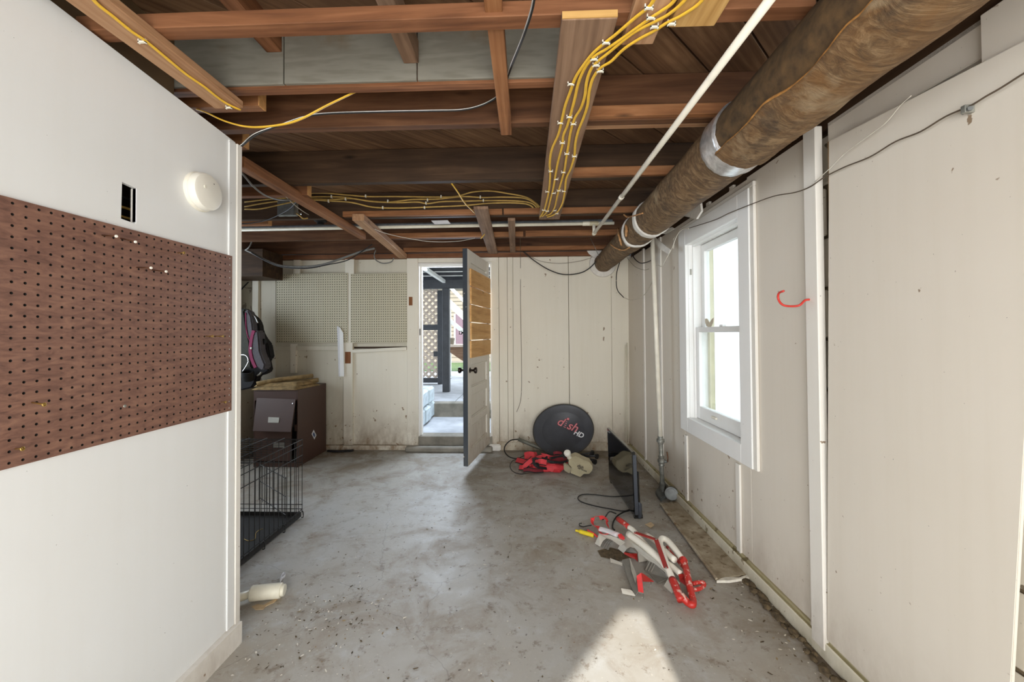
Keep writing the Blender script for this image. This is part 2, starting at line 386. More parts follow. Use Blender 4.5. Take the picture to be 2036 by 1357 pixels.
# ------------------------------------------------------------------ mesh helpers
WM = {}
def link(o, parent=None, world=None):
    COL.objects.link(o)
    world = world if world is not None else Matrix.Identity(4)
    WM[o.name] = world
    if parent is not None:
        o.parent = parent
        o.matrix_parent_inverse = WM[parent.name].inverted()
    o.matrix_basis = world
    return o
def tag(o, label=None, cat=None, group=None, kind=None):
    if label: o['label'] = label
    if cat: o['category'] = cat
    if group: o['group'] = group
    if kind: o['kind'] = kind
    return o
def thing(name, loc, label, cat, group=None):
    o = bpy.data.objects.new(name, None)
    o.empty_display_size = 0.05
    link(o, None, Matrix.Translation(loc))
    return tag(o, label, cat, group)
def mesh_obj(name, bm, mat, parent=None, world=None, smooth=False, recalc=True):
    if recalc: bmesh.ops.recalc_face_normals(bm, faces=bm.faces)
    me = bpy.data.meshes.new(name); bm.to_mesh(me); bm.free()
    mats = mat if isinstance(mat, (list, tuple)) else [mat]
    for x in mats: me.materials.append(M[x] if isinstance(x, str) else x)
    if smooth:
        for p in me.polygons: p.use_smooth = True
    o = bpy.data.objects.new(name, me)
    return link(o, parent, world)
def recentre(bm):
    """shift a world-space bmesh so that its middle is the local origin; returns world matrix"""
    co = [v.co for v in bm.verts]
    c = V(((min(p.x for p in co) + max(p.x for p in co)) / 2, (min(p.y for p in co) + max(p.y for p in co)) / 2, (min(p.z for p in co) + max(p.z for p in co)) / 2))
    for v in bm.verts: v.co -= c
    return Matrix.Translation(c)
def wobj(name, bm, mat, parent=None, smooth=False, recalc=True):
    return mesh_obj(name, bm, mat, parent, recentre(bm), smooth, recalc)
def add_box(bm, c0, c1):
    xs, ys, zs = (sorted((c0[i], c1[i])) for i in range(3))
    v = [bm.verts.new((x, y, z)) for x in xs for y in ys for z in zs]
    for f in ((0, 1, 3, 2), (4, 6, 7, 5), (0, 4, 5, 1), (2, 3, 7, 6), (0, 2, 6, 4), (1, 5, 7, 3)):
        bm.faces.new([v[i] for i in f])
def obox(name, c, ax, ay, az, mat, parent=None, bev=0.0):
    """box with centre c and full edge vectors; local X runs along ax (the grain)"""
    ax, ay, az = V(ax), V(ay), V(az)
    lx, ly, lz = ax.length, ay.length, az.length
    x = ax.normalized(); z = x.cross(ay).normalized(); y = z.cross(x)
    mw = Matrix((x, y, z)).transposed().to_4x4(); mw.translation = V(c)
    bm = bmesh.new(); add_box(bm, (-lx / 2, -ly / 2, -lz / 2), (lx / 2, ly / 2, lz / 2))
    if bev: bmesh.ops.bevel(bm, geom=bm.edges[:], offset=bev, segments=1, affect='EDGES')
    return mesh_obj(name, bm, mat, parent, mw)
def box(name, c0, c1, mat, parent=None, bev=0.0):
    d = [abs(c1[i] - c0[i]) for i in range(3)]
    c = [(c1[i] + c0[i]) / 2 for i in range(3)]
    ax = [V((d[0], 0, 0)), V((0, d[1], 0)), V((0, 0, d[2]))]
    o = sorted(range(3), key=lambda i: -d[i])
    return obox(name, c, ax[o[0]], ax[o[1]], ax[o[2]], mat, parent, bev)
def beam(name, p0, p1, wid, hei, mat, parent=None, up=(0, 0, 1), bev=0.002):
    """bar from p0 to p1 (centre line), wid sideways, hei along up"""
    p0, p1 = V(p0), V(p1); d = p1 - p0; u = V(up)
    s = d.cross(u).normalized(); u = s.cross(d).normalized()
    return obox(name, (p0 + p1) / 2, d, s * wid, u * hei, mat, parent, bev)
def prism(name, pts, n, mat, parent=None, bev=0.0, smooth=False):
    """closed outline pts (world) pushed along vector n"""
    bm = bmesh.new(); n = V(n)
    a = [bm.verts.new(V(p)) for p in pts]; b_ = [bm.verts.new(V(p) + n) for p in pts]
    bm.faces.new(a); bm.faces.new(b_[::-1]); k = len(a)
    for i in range(k): bm.faces.new((a[i], b_[i], b_[(i + 1) % k], a[(i + 1) % k]))
    bmesh.ops.recalc_face_normals(bm, faces=bm.faces)
    if bev: bmesh.ops.bevel(bm, geom=bm.edges[:], offset=bev, segments=2, affect='EDGES')
    return wobj(name, bm, mat, parent, smooth)
def spline(pts, n=6):
    pts = [V(p) for p in pts]
    if len(pts) < 3: return pts
    out = []
    P = [pts[0] * 2 - pts[1]] + pts + [pts[-1] * 2 - pts[-2]]
    for i in range(1, len(P) - 2):
        a, b_, c, d = P[i - 1:i + 3]
        for k in range(n):
            u = k / n
            out.append(0.5 * ((2 * b_) + (c - a) * u + (2 * a - 5 * b_ + 4 * c - d) * u * u + (3 * b_ - a - 3 * c + d) * u ** 3))
    out.append(pts[-1]); return out
def add_sweep(bm, path, prof, closed=True, cap=True, up=(0, 0, 1), loop=False, mat=0):
    """prof: list of (side, up) offsets or function u->list"""
    path = [V(p) for p in path]; up = V(up); rings = []
    n = len(path)
    for i, p in enumerate(path):
        if loop: d = path[(i + 1) % n] - path[i - 1]
        else: d = path[min(i + 1, n - 1)] - path[max(i - 1, 0)]
        if d.length < 1e-9: d = V((0, 1, 0))
        d.normalize()
        s = d.cross(up)
        if s.length < 0.05: s = d.cross(V((0.9, 0.3, 0.1)))
        s.normalize(); u = s.cross(d)
        pr = prof(i / max(1, n - 1)) if callable(prof) else prof
        rings.append([bm.verts.new(p + s * a + u * b_) for a, b_ in pr])
    k = len(rings[0])
    rng = range(n) if loop else range(n - 1)
    for i in rng:
        A, B = rings[i], rings[(i + 1) % n]
        for j in range(k if closed else k - 1):
            f = bm.faces.new((A[j], A[(j + 1) % k], B[(j + 1) % k], B[j])); f.material_index = mat
    if cap and closed and not loop:
        bm.faces.new(rings[0]).material_index = mat; bm.faces.new(rings[-1][::-1]).material_index = mat
def circ(r, n=8, ry=None):
    ry = ry or r
    return [(r * math.cos(2 * PI * i / n), ry * math.sin(2 * PI * i / n)) for i in range(n)]
def tube(name, pts, r, mat, parent=None, n=8, sm=6, ry=None, up=(0, 0, 1), loop=False):
    bm = bmesh.new()
    add_sweep(bm, spline(pts, sm) if sm else pts, circ(r, n, ry), up=up, loop=loop)
    return wobj(name, bm, mat, parent, True)
def add_lathe(bm, prof, org, axis, n=20, mat=0):
    """prof list of (radius, height) along axis from org"""
    axis = V(axis).normalized(); s = axis.cross(V((0.31, 0.2, 0.93))).normalized(); u = axis.cross(s); org = V(org); rings = []
    for r, h in prof:
        if r < 1e-6: rings.append([bm.verts.new(org + axis * h)])
        else: rings.append([bm.verts.new(org + axis * h + s * r * math.cos(2 * PI * i / n) + u * r * math.sin(2 * PI * i / n)) for i in range(n)])
    for A, B in zip(rings, rings[1:]):
        for i in range(n):
            q = [A[i % len(A)], A[(i + 1) % len(A)], B[(i + 1) % len(B)], B[i % len(B)]]
            q = list(dict.fromkeys(q))
            if len(q) > 2: bm.faces.new(q).material_index = mat
    if len(rings[0]) > 1: bm.faces.new(rings[0]).material_index = mat
    if len(rings[-1]) > 1: bm.faces.new(rings[-1][::-1]).material_index = mat
def lathe(name, prof, org, axis, mat, parent=None, n=20, smooth=True):
    bm = bmesh.new(); add_lathe(bm, prof, org, axis, n)
    o = wobj(name, bm, mat, parent, smooth)
    if smooth: o.data.set_sharp_from_angle(angle=R(35))
    return o
def ribbon(name, pts, wid, mat, parent=None, th=0.002, up=(0, 0, 1), sm=5):
    bm = bmesh.new()
    add_sweep(bm, spline(pts, sm), [(-wid / 2, -th / 2), (wid / 2, -th / 2), (wid / 2, th / 2), (-wid / 2, th / 2)], up=up)
    return wobj(name, bm, mat, parent)
def text_obj(name, s, size, mw, mat, parent, shear=0.0, ext=0.0008, off=0.0):
    c = bpy.data.curves.new(name, 'FONT'); c.body = s; c.size = size; c.extrude = ext; c.shear = shear; c.offset = off
    tmp = bpy.data.objects.new(name, c); COL.objects.link(tmp)
    dg = bpy.context.evaluated_depsgraph_get()
    me = bpy.data.meshes.new_from_object(tmp.evaluated_get(dg))
    bpy.data.objects.remove(tmp)
    me.materials.clear(); me.materials.append(M[mat]); me.name = name
    return link(bpy.data.objects.new(name, me), parent, mw)

# ------------------------------------------------------------------ measures
YB = 4.39          # face of back wall
XL = -1.20         # left partition face
ZJ = H + 0.88      # underside of joists
ZS = ZJ + 0.19     # underside of subfloor
OW = V((1.192, 0, 0)); DW = V((-0.0195, 1, 0)).normalized(); NW = V((-1, -0.0195, 0)).normalized()   # right wall frame (slightly out of square)
def RY(px, py=664, off=0.0):
    """distance along right wall at which the sight line meets it, and height"""
    o = OW + NW * off; d = ray(px, py); t = (o - C0).dot(NW) / d.dot(NW); p = C0 + d * t
    return (p - o).dot(DW), p.z
def RP(y, off, z): 
    p = OW + DW * y + NW * off; return V((p.x, p.y, z))
def rbox(name, y0, y1, z0, z1, o0, o1, mat, parent=None, bev=0.0):
    c = RP((y0 + y1) / 2, (o0 + o1) / 2, (z0 + z1) / 2)
    e = [(abs(y1 - y0), DW), (abs(o1 - o0), NW), (abs(z1 - z0), V((0, 0, 1)))]
    e.sort(key=lambda q: -q[0])
    return obox(name, c, e[0][1] * e[0][0], e[1][1] * e[1][0], e[2][1] * e[2][0], mat, parent, bev)

# ------------------------------------------------------------------ floor
YR = -1.6
bm = bmesh.new(); add_box(bm, (-3.4, YR, -0.12), (1.5, 4.6, 0))
fl = wobj('floor', bm, 'floor'); tag(fl, kind='structure')

# ------------------------------------------------------------------ ceiling: subfloor of diagonal planks and joists
bm = bmesh.new(); add_box(bm, (-3.4, YR, ZS + 0.022), (1.5, 4.7, ZS + 0.06))
ceil = wobj('ceiling', bm, 'joist_dark'); tag(ceil, kind='structure')
PW = 0.19
k = 0
dirp = V((1, 1, 0)).normalized(); nrm = V((1, -1, 0)).normalized()
x0c, x1c, y0c, y1c = -3.3, 1.3, 0.2, 4.5
for i in range(-30, 30):
    cc = i * PW + 0.02
    pts = []
    # clip the strip's centre line to the room rectangle
    t0, t1 = -1e9, 1e9
    for (o_, d_, lo, hi) in ((nrm.x * cc, dirp.x, x0c, x1c), (nrm.y * cc, dirp.y, y0c, y1c)):
        a_, b_ = (lo - o_) / d_, (hi - o_) / d_
        t0, t1 = max(t0, min(a_, b_)), min(t1, max(a_, b_))
    if t1 - t0 < 0.3: continue
    p0 = nrm * cc + dirp * t0; p1 = nrm * cc + dirp * t1
    dz = random.uniform(0, 0.003)
    p0.z = p1.z = ZS + 0.011 + dz
    beam('plank', p0, p1, PW - 0.007, 0.02, 'plank', ceil, bev=0.0015)
XJ0, XJ1 = -3.1, 1.12
YJ = lambda px, py, z=None: PZ(px, py, z or ZJ).y
Y2, Y3, Y4, Y5, Y6, Y7 = YJ(980, 160.5), YJ(987, 245), YJ(1020, 357), YJ(930, 430), YJ(959, 473), YJ(880, 501)
# (front face y, mat, bottom rise)
joists = [(0.42, 'joist'), (0.80, 'joist_red'), (Y3, 'joist'), (Y4, 'joist_dark'), (Y5, 'joist_dark'), (Y6, 'joist'), (Y7, 'joist')]
print('JOISTS', Y2, Y3, Y4, Y5, Y6, Y7)
for y, mt in joists:
    beam('joist', (XJ0, y + 0.021, ZJ + 0.095), (XJ1, y + 0.021, ZJ + 0.095), 0.042, 0.19, mt, ceil)
# grey painted board joist between the first two, in three lengths
for a_, b_ in ((-3.1, PY(563, 120, Y2).x), (PY(563, 120, Y2).x + 0.004, PY(828, 120, Y2).x), (PY(828, 120, Y2).x + 0.004, PY(1140, 120, Y2).x)):
    beam('joist', (a_, Y2 + 0.006, ZJ + 0.1), (b_, Y2 + 0.006, ZJ + 0.1), 0.012, 0.18, 'grey_board', ceil, bev=0.001)
beam('joist', (-3.1, Y2 + 0.0315, ZJ + 0.095), (0.14, Y2 + 0.0315, ZJ + 0.095), 0.038, 0.19, 'joist_red', ceil)
# sister strips on joist faces
beam('joist', (0.17, Y3 + 0.063, ZJ + 0.09), (XJ1, Y3 + 0.063, ZJ + 0.09), 0.04, 0.17, 'board_tan', ceil)
beam('joist', (0.17, Y3 - 0.016, ZJ + 0.024), (XJ1, Y3 - 0.016, ZJ + 0.024), 0.03, 0.045, 'joist_orange', ceil)
beam('joist', (0.2, Y4 - 0.016, ZJ + 0.026), (XJ1, Y4 - 0.016, ZJ + 0.026), 0.03, 0.05, 'joist_orange', ceil)
x_a = PY(690, 435, 3.03).x
beam('joist', (x_a, Y5 - 0.018, ZJ + 0.022), (-0.17, Y5 - 0.018, ZJ + 0.022), 0.03, 0.04, 'joist_orange', ceil)
beam('joist', (-0.16, Y5 - 0.018, ZJ + 0.023), (XJ1, Y5 - 0.018, ZJ + 0.023), 0.03, 0.042, 'joist_orange', ceil)
beam('joist', (-1.35, Y6 - 0.018, ZJ + 0.024), (-0.02, Y6 - 0.018, ZJ + 0.024), 0.03, 0.045, 'joist_orange', ceil)
beam('joist', (0.0, Y6 - 0.018, ZJ + 0.026), (XJ1, Y6 - 0.018, ZJ + 0.026), 0.03, 0.05, 'joist_orange', ceil)
beam('joist', (-1.3, Y7 - 0.018, ZJ + 0.022), (XJ1, Y7 - 0.018, ZJ + 0.022), 0.03, 0.04, 'joist_orange', ceil)
# low cross strip in front
Y1 = YJ(640, 44, H + 0.855); print('Y1', Y1)
beam('cross_strip', (-2.0, Y1 + 0.024, H + 0.855 + 0.02), (0.765, Y1 + 0.024, H + 0.855 + 0.02), 0.05, 0.042, 'joist_red', ceil)
# plates on the walls
box('top_plate', (-3.1, 4.345, H + 0.835), (1.1, 4.5, ZJ), 'joist_red', ceil)
# blocking that runs front to back high between the joists
for px, py, wpx, zz, mt in ((803, 125, 0.052, 0.964, 'board_brown'), (530, 103, 0.055, 1.0, 'joist_red'), (380, 60, 0.05, 1.0, 'joist')):
    p = PY(px, py, Y2 - 0.006)
    beam('block', (p.x + 0.025, 0.85, p.z + 0.04), (p.x + 0.025, Y2 - 0.001, p.z + 0.04), wpx, 0.08, mt, ceil)
# small end blocks nailed to the joists, cut ends showing
for pxr, pyb, y, Lx, mt in ((515, 210, 1.50, 0.9, 'joist_orange'), (483, 290, 1.82, 0.7, 'joist_orange'), (612, 388, 2.42, 0.9, 'joist_red'), (534, 447, 3.11, 0.9, 'joist_orange')):
    p = PY(pxr, pyb, y)
    if p.z < ZJ - 0.09: p.z = ZJ - 0.09
    beam('block', (p.x - Lx, y + 0.022, p.z + 0.04), (p.x - 0.004, y + 0.022, p.z + 0.04), 0.044, 0.08, mt, ceil)
    box('block_end', (p.x - 0.004, y + 0.001, p.z + 0.001), (p.x, y + 0.043, p.z + 0.079), 'end_grain', ceil)
box('end_board', (-1.262, 0.85, H + 0.80), (-1.25, 1.385, ZS - 0.001), 'sheet_brown', ceil)
# dark beam above the left corner
box('header_beam', (-3.1, 4.0, H + 0.60), (PY(522, 545, 4.0).x, 4.34, ZJ), 'joist_dark', ceil)
# right wall plate and rim
rbox('top_plate', 0.0, 4.35, H + 0.80, ZJ, -0.02, -0.12, 'joist_dark', ceil)
for px in (1452, 1405): 
    y_, _ = RY(px, 400); rbox('block', y_ - 0.02, y_ + 0.02, H + 0.72, H + 0.82, -0.005, -0.05, 'white_right', ceil)
# centre board that runs front to back under joists
pC = [PZ(971, 57, H + 0.862), PZ(1001, 265, H + 0.862)]
beam('block', (pC[0].x + 0.02, 0.35, H + 0.89), (pC[0].x + 0.02, 1.745, H + 0.89), 0.047, 0.05, 'joist_orange', ceil)

# ------------------------------------------------------------------ boards under the joists (loose lengths nailed up)
def run_board(name, far_l, far_r, z, y0, y1, th, mat, label, cat='board'):
    """front-to-back board: left/right px at (x,y) of far end on plane z"""
    a_ = PZ(far_l[0], far_l[1], z); b_ = PZ(far_r[0], far_r[1], z)
    xc = (a_.x + b_.x) / 2; wd = b_.x - a_.x
    o = beam(name, (xc, y0, z + th / 2), (xc, y1 if y1 else a_.y, z + th / 2), wd, th, mat, None, bev=0.003)
    return tag(o, label, cat), xc, wd
ZB1 = H + 0.828
o, x1_, w1_ = run_board('ceiling_board', (428, 217), (486, 217), ZB1, 0.30, None, 0.026, 'board_tan', 'pale pine board under the joists above the left wall, one yellow cable on it')
ZB2 = H + 0.833
a_ = PZ(1073, 437, ZB2); b_ = PZ(1111, 437, ZB2); yn = PZ(1170, 38, ZB2).y
BX = (a_.x + b_.x) / 2
o = beam('ceiling_board', (BX, yn, ZB2 + 0.011), (BX, a_.y, ZB2 + 0.011), b_.x - a_.x + 0.008, 0.022, 'board_brown', None, bev=0.002)
tag(o, 'long weathered brown board carrying four yellow cables down the ceiling', 'board')
box('board_end', (a_.x - 0.003, yn - 0.003, ZB2 + 0.002), (b_.x + 0.003, yn, ZB2 + 0.021), 'ply_yellow', o)
# short brown board and yellow plywood piece beside its near end
a_ = PZ(1235, 91, ZB2 + 0.001); b_ = PZ(1297, 91, ZB2 + 0.001)
o = beam('ceiling_board', ((a_.x + b_.x) / 2, 0.35, ZB2 + 0.013), ((a_.x + b_.x) / 2 , a_.y, ZB2 + 0.013), b_.x - a_.x, 0.022, 'board_tan', None)
tag(o, 'short tan board at the top edge, between long cable board and yellow plywood', 'board')
a_ = PZ(1320, 57, ZB2 + 0.001); b_ = PZ(1418, 57, ZB2 + 0.001)
o = beam('ceiling_board', ((a_.x + b_.x) / 2 + 0.006, 0.35, ZB2 + 0.013), ((a_.x + b_.x) / 2 + 0.006, a_.y, ZB2 + 0.013), b_.x - a_.x - 0.012, 0.02, 'ply_yellow', None)
tag(o, 'wide yellow plywood piece under the joists, nearest the white sloping pipe', 'board')
# two overlapping 2x4 lengths on the left side
def poly_beam(name, pa, pb, wid, hei, mat, label, cat='board'):
    return tag(beam(name, pa, pb, wid, hei, mat, None, bev=0.003), label, cat)
zA = ZJ - 0.03
pa = PZ(476, 322, zA); pb = PZ(722, 470, zA)
poly_beam('ceiling_board', pa, pb, 0.05, 0.056, 'joist_orange', 'brown timber strip under the joists emerging behind the left wall end')
pa = PZ(712, 432, zA); pb = PZ(806, 512, H + 0.84)
poly_beam('ceiling_board', (pa.x + 0.0, pa.y, zA), (pb.x - 0.02, 4.32, zA), 0.085, 0.05, 'board_tan', 'tan timber strip overlapping the brown one and ending above the cream pegboards')
pa = PZ(956, 413, ZJ - 0.012); pb = PZ(983, 510, ZJ - 0.012)
poly_beam('ceiling_board', pa, (pb.x, 4.30, ZJ - 0.012), 0.10, 0.022, 'board_brown', 'grey brown board above the open door with a loose yellow cable end')
pa = PZ(1017, 436, ZJ - 0.012); pb = PZ(1020, 503, ZJ - 0.012)
poly_beam('ceiling_board', pa, (pb.x, 4.26, ZJ - 0.012), 0.055, 0.022, 'board_brown', 'narrow brown strip under the joists just right of the door board')

# ------------------------------------------------------------------ left partition wall
YE = (PX(486, 300, XL + 0.01).y + PX(473, 1230, XL + 0.01).y) / 2 + 0.002
print('YE', YE)
bm = bmesh.new()
hy0, hy1 = PX(241, 400, XL).y, PX(271, 400, XL).y
hz0, hz1 = PX(255, 439, XL).z, PX(255, 369, XL).z
wl = thing('wall_left', (XL, 1.0, 0), None, None); tag(wl, kind='structure')
def lw(name, y0, y1, z0, z1, x0, x1, mat, bev=0.0): return box(name, (x0, y0, z0), (x1, y1, z1), mat, wl, bev)
TH = 0.012
zt = H + 0.79
# panel around the cut-out, made as one sheet with a hole; the top edge is sawn at a slope
def sheet_hole(name, x0, x1, outer, inner, mat, parent):
    bm = bmesh.new()
    fr = [bm.verts.new((x1, y, z)) for y, z in outer]; fi = [bm.verts.new((x1, y, z)) for y, z in inner]
    br = [bm.verts.new((x0, y, z)) for y, z in outer]; bi = [bm.verts.new((x0, y, z)) for y, z in inner]
    for i in range(4):
        j = (i + 1) % 4
        bm.faces.new((fr[i], fr[j], fi[j], fi[i])); bm.faces.new((br[i], bi[i], bi[j], br[j]))
        bm.faces.new((fr[i], br[i], br[j], fr[j])); bm.faces.new((fi[i], fi[j], bi[j], bi[i]))
    return wobj(name, bm, mat, parent)
ztn = PX(100, 0, XL); ztf = PX(478, 290, XL)
sl = (ztf.z - ztn.z) / (ztf.y - ztn.y)
ztop = lambda y: ztn.z + sl * (y - ztn.y)
sheet_hole('panel', XL - TH, XL, [(0.6, 0.0), (YE - 0.03, 0.0), (YE - 0.03, ztop(YE)), (0.6, ztop(0.6))], [(hy0, hz0), (hy1, hz0 - 0.004), (hy1, hz1), (hy0 + 0.002, hz1 + 0.004)], 'white_left', wl)
prism('panel', [(XL, YR, 0), (XL, 0.597, 0), (XL, 0.597, ztop(0.6)), (XL, YR, ztop(0.6))], (-TH, 0, 0), 'white_left', wl)
# broken raw edge of the cut-out
box('cutout_edge', (XL - 0.018, hy1, hz0 + 0.002), (XL - 0.002, hy1 + 0.004, hz1), 'white_trim', wl)
# studs behind the panel and the back skin
for y in (-1.2, -0.6, 0.0, 0.55, 1.05, YE - 0.06): box('stud', (XL - TH - 0.09, y, 0), (XL - TH - 0.001, y + 0.038, ztop(y) - 0.004), 'joist_dark', wl)
box('back_skin', (XL - 0.115, YR, 0), (XL - 0.104, YE - 0.03, ztop(YE) - 0.02), 'joist_dark', wl)
# corner trims at the end
lw('corner_board', YE - 0.03, YE - 0.002, 0.0, ztop(YE) - 0.005, XL - 0.118, XL + 0.010, 'white_trim', 0.002)
lw('corner_strip', YE - 0.07, YE - 0.0305, 0.087, ztop(YE) - 0.006, XL, XL + 0.006, 'white_left', 0.002)
bb = box('baseboard_left', (XL, YR, 0), (XL + 0.024, YE - 0.01, 0.087), 'white_trim'); tag(bb, kind='structure')

# cables seen in the cut-out
for dz_, mt, lb in ((0.0, 'yellow_old', 'middle'), (0.03, 'black', 'top'), (-0.03, 'yellow_old', 'bottom')):
    z_ = (hz0 + hz1) / 2 + dz_
    tag(tube('wall_cable', [(XL - 0.06, hy0 - 0.3, z_ + 0.03), (XL - 0.055, (hy0 + hy1) / 2, z_), (XL - 0.07, hy1 + 0.3, z_ + 0.02)], 0.004, mt, None), ('black' if mt == 'black' else 'yellow') + ' cable seen through the cut-out in the left wall, at its ' + lb, 'cable', 'cables inside the wall cut-out')

# brown pegboard with modelled holes, their insides coloured dark as shade
def pegboard(name, P, eu, ev, nu, nv, pitch_u, pitch_v, mu, mv, th, rad, mats, label, cat='pegboard', rail=0.012):
    """P lower-left corner (front face), eu/ev unit vectors, margins mu,mv to first hole"""
    eu, ev = V(eu), V(ev); nn = eu.cross(ev).normalized()
    W, Hh = mu * 2 + pitch_u * (nu - 1), mv * 2 + pitch_v * (nv - 1)
    bm = bmesh.new()
    def vert(u, v_, d=0.0): return bm.verts.new(V(P) + eu * u + ev * v_ + nn * d)
    us = [0] + [mu + pitch_u * (i + 0.5) for i in range(nu - 1)] + [W]
    vs = [0] + [mv + pitch_v * (i + 0.5) for i in range(nv - 1)] + [Hh]
    grid = {}
    def gv(a_, b_):
        k_ = (round(a_, 5), round(b_, 5))
        if k_ not in grid: grid[k_] = vert(a_, b_)
        return grid[k_]
    for i in range(nu):
        for j in range(nv):
            cu, cv = mu + pitch_u * i, mv + pitch_v * j
            corner = [gv(us[i], vs[j]), gv(us[i + 1], vs[j]), gv(us[i + 1], vs[j + 1]), gv(us[i], vs[j + 1])]
            ring = [vert(cu + rad * math.cos(R(225 + 45 * q)), cv + rad * math.sin(R(225 + 45 * q))) for q in range(8)]
            deep = [bm.verts.new(r.co - nn * th * 0.95) for r in ring]
            for q in range(4):
                a0, a1 = ring[q * 2], ring[(q * 2 + 2) % 8]; am = ring[q * 2 + 1]
                bm.faces.new((corner[q], corner[(q + 1) % 4], a1, am, a0))
            for q in range(8): bm.faces.new((ring[q], ring[(q + 1) % 8], deep[(q + 1) % 8], deep[q])).material_index = 1
            bm.faces.new(deep).material_index = 1
    # rim
    o4 = [V(P), V(P) + eu * W, V(P) + eu * W + ev * Hh, V(P) + ev * Hh]
    f4 = [bm.verts.new(p) for p in o4]; b4 = [bm.verts.new(p - nn * th) for p in o4]
    for i in range(4): bm.faces.new((f4[i], f4[(i + 1) % 4], b4[(i + 1) % 4], b4[i]))
    bm.faces.new(b4[::-1])
    return tag(wobj(name, bm, mats, None, recalc=False), label, cat)
xp = XL + 0.0075
pt = PX(467, 511, xp); pb_ = PX(455, 818, xp)
yr_ = (pt.y + pb_.y) / 2
pegboard('pegboard', (xp, yr_ - 0.0256 * 48 - 0.024, pb_.z), (0, 1, 0), (0, 0, 1), 49, 24, 0.0256, 0.0262, 0.012, (pt.z - pb_.z - 0.0262 * 23) / 2, 0.006, 0.0034, ['hardboard', 'hole_shade'], 'brown woodgrain pegboard fixed across the left wall')

# pegs and eyelets standing out of the brown pegboard
def peg(px0, py0, px1, py1, mat, label, head='ball'):
    a_ = PX(px0, py0, xp)
    b_ = PX(px1, py1, xp + 0.05)
    t_ = thing('peg', a_, label, 'peg', 'pegs in the brown pegboard')
    tube('shaft', [a_, b_], 0.002, mat, t_, 6, 0)
    if head == 'ball': lathe('head', [(0, 0), (0.0038, 0.001), (0.0042, 0.003), (0.003, 0.005), (0, 0.0055)], b_, (b_ - a_), 'detector', t_, 10)
    else: tube('eye', [b_ + V((0, 0.0038 * math.cos(q * PI / 4), 0.0038 * math.sin(q * PI / 4))) for q in range(8)], 0.0014, 'brass', t_, 6, 2, loop=True)
for a_, lb in (((203, 468, 230, 470), 'nail peg with pale head on the brown pegboard, left of the upper pair'), ((240, 474, 268, 481), 'nail peg with pale head on the brown pegboard, right of the upper pair'),
               ((272, 532, 299, 533), 'nail peg with pale head on the brown pegboard, left of the lower pair'), ((302, 537, 329, 540), 'nail peg with pale head on the brown pegboard, right of the lower pair')):
    peg(*a_, 'nail', lb)
for a_, lb in (((354, 503, 366, 503), 'small brass eye hook near the top edge of the brown pegboard'), ((408, 669, 423, 669), 'brass eye hook at the right side of the brown pegboard, left of its pair'),
               ((428, 669, 444, 669), 'brass eye hook at the right side of the brown pegboard, right of its pair'), ((64, 801, 88, 805), 'threaded brass eye hook in the lower left part of the brown pegboard'),
               ((31, 893, 45, 893), 'short brass eye hook at the very bottom left of the brown pegboard'), ((440, 800, 449, 800), 'tiny brass eye hook in the bottom right corner of the brown pegboard')):
    peg(*a_, 'brass', lb, 'eye')
p = PX(248, 808, xp)
tag(lathe('screw_head', [(0, 0.003), (0.004, 0.002), (0.005, 0)], p, (1, 0, 0), 'galv', None, 10), 'round steel screw head low in the brown pegboard', 'screw')

# smoke detector
c = PX(412, 382, XL + 0.03); c.x = XL
t_ = thing('smoke_detector', c, 'round yellowed smoke detector high on the left wall', 'smoke detector')
lathe('body', [(0.060, 0), (0.066, 0.004), (0.068, 0.012), (0.068, 0.028), (0.064, 0.037), (0.055, 0.040), (0, 0.041)], c, (1, 0, 0), 'detector', t_, 40)
lathe('cover_ring', [(0.0705, 0), (0.0715, 0.006), (0.069, 0.012)], c, (1, 0, 0), 'pvc', t_, 40)
lathe('test_button', [(0.006, 0), (0.006, 0.0025), (0, 0.003)], c + V((0.040, -0.022, 0.012)), (1, 0, 0), 'pvc', t_, 14)
lathe('indicator', [(0.0028, 0), (0, 0.0015)], c + V((0.040, 0.02, 0.036)), (1, 0, 0), 'print_dark', t_, 10)

# ------------------------------------------------------------------ back wall
wb = thing('wall_back', (0, YB, 0), None, None); tag(wb, kind='structure')
def bbox(name, px0, px1, z0, z1, y0, y1, mat, bev=0.002, parent=None):
    """board on the back wall from photo columns px0..px1"""
    a_ = PY(px0, 664, y0).x; b_ = PY(px1, 664, y0).x
    return box(name, (a_, y0, z0), (b_, y1, z1), mat, parent or wb, bev)
def zb(py, px=700, y=YB): return PY(px, py, y).z
xd0, xd1 = PY(833, 664, YB).x, PY(975, 664, YB).x    # door opening
zdt = zb(527, 850)
ztb = H + 0.835
Yp = YB + 0.035
# sheathing left of the door: upper and lower sheets recessed behind studs
box('panel', (-2.93, Yp, zb(690)), (xd0 - 0.12, Yp + 0.01, ztb), 'white_dirty', wb)
box('panel', (-2.93, Yp + 0.002, 0.02), (PY(690, 700, YB).x, Yp + 0.012, zb(692)), 'white_dirty', wb)
box('panel', (PY(702, 700, YB).x - 0.01, Yp - 0.012, 0.05), (xd0 - 0.115, Yp, zb(694)), 'white_back', wb, 0.002)
box('sheathing', (-3.4, Yp + 0.014, 0), (xd0 - 0.06, Yp + 0.10, ztb), 'joist_dark', wb)
bbox('stud', 583, 596, zb(546), ztb, YB, Yp, 'white_back')
bbox('stud', 577, 588, zb(742), zb(683), YB, Yp, 'white_back')
bbox('stud', 686, 704, zb(683), ztb, YB - 0.004, Yp, 'white_back')
bbox('stud', 683, 701, 0.05, zb(682), YB - 0.006, Yp - 0.001, 'white_back')
bbox('rail', 530, 577, zb(697), zb(688), YB + 0.006, Yp, 'white_dirty')
bbox('rail', 589, 683, zb(697), zb(688), YB + 0.006, Yp, 'white_dirty')
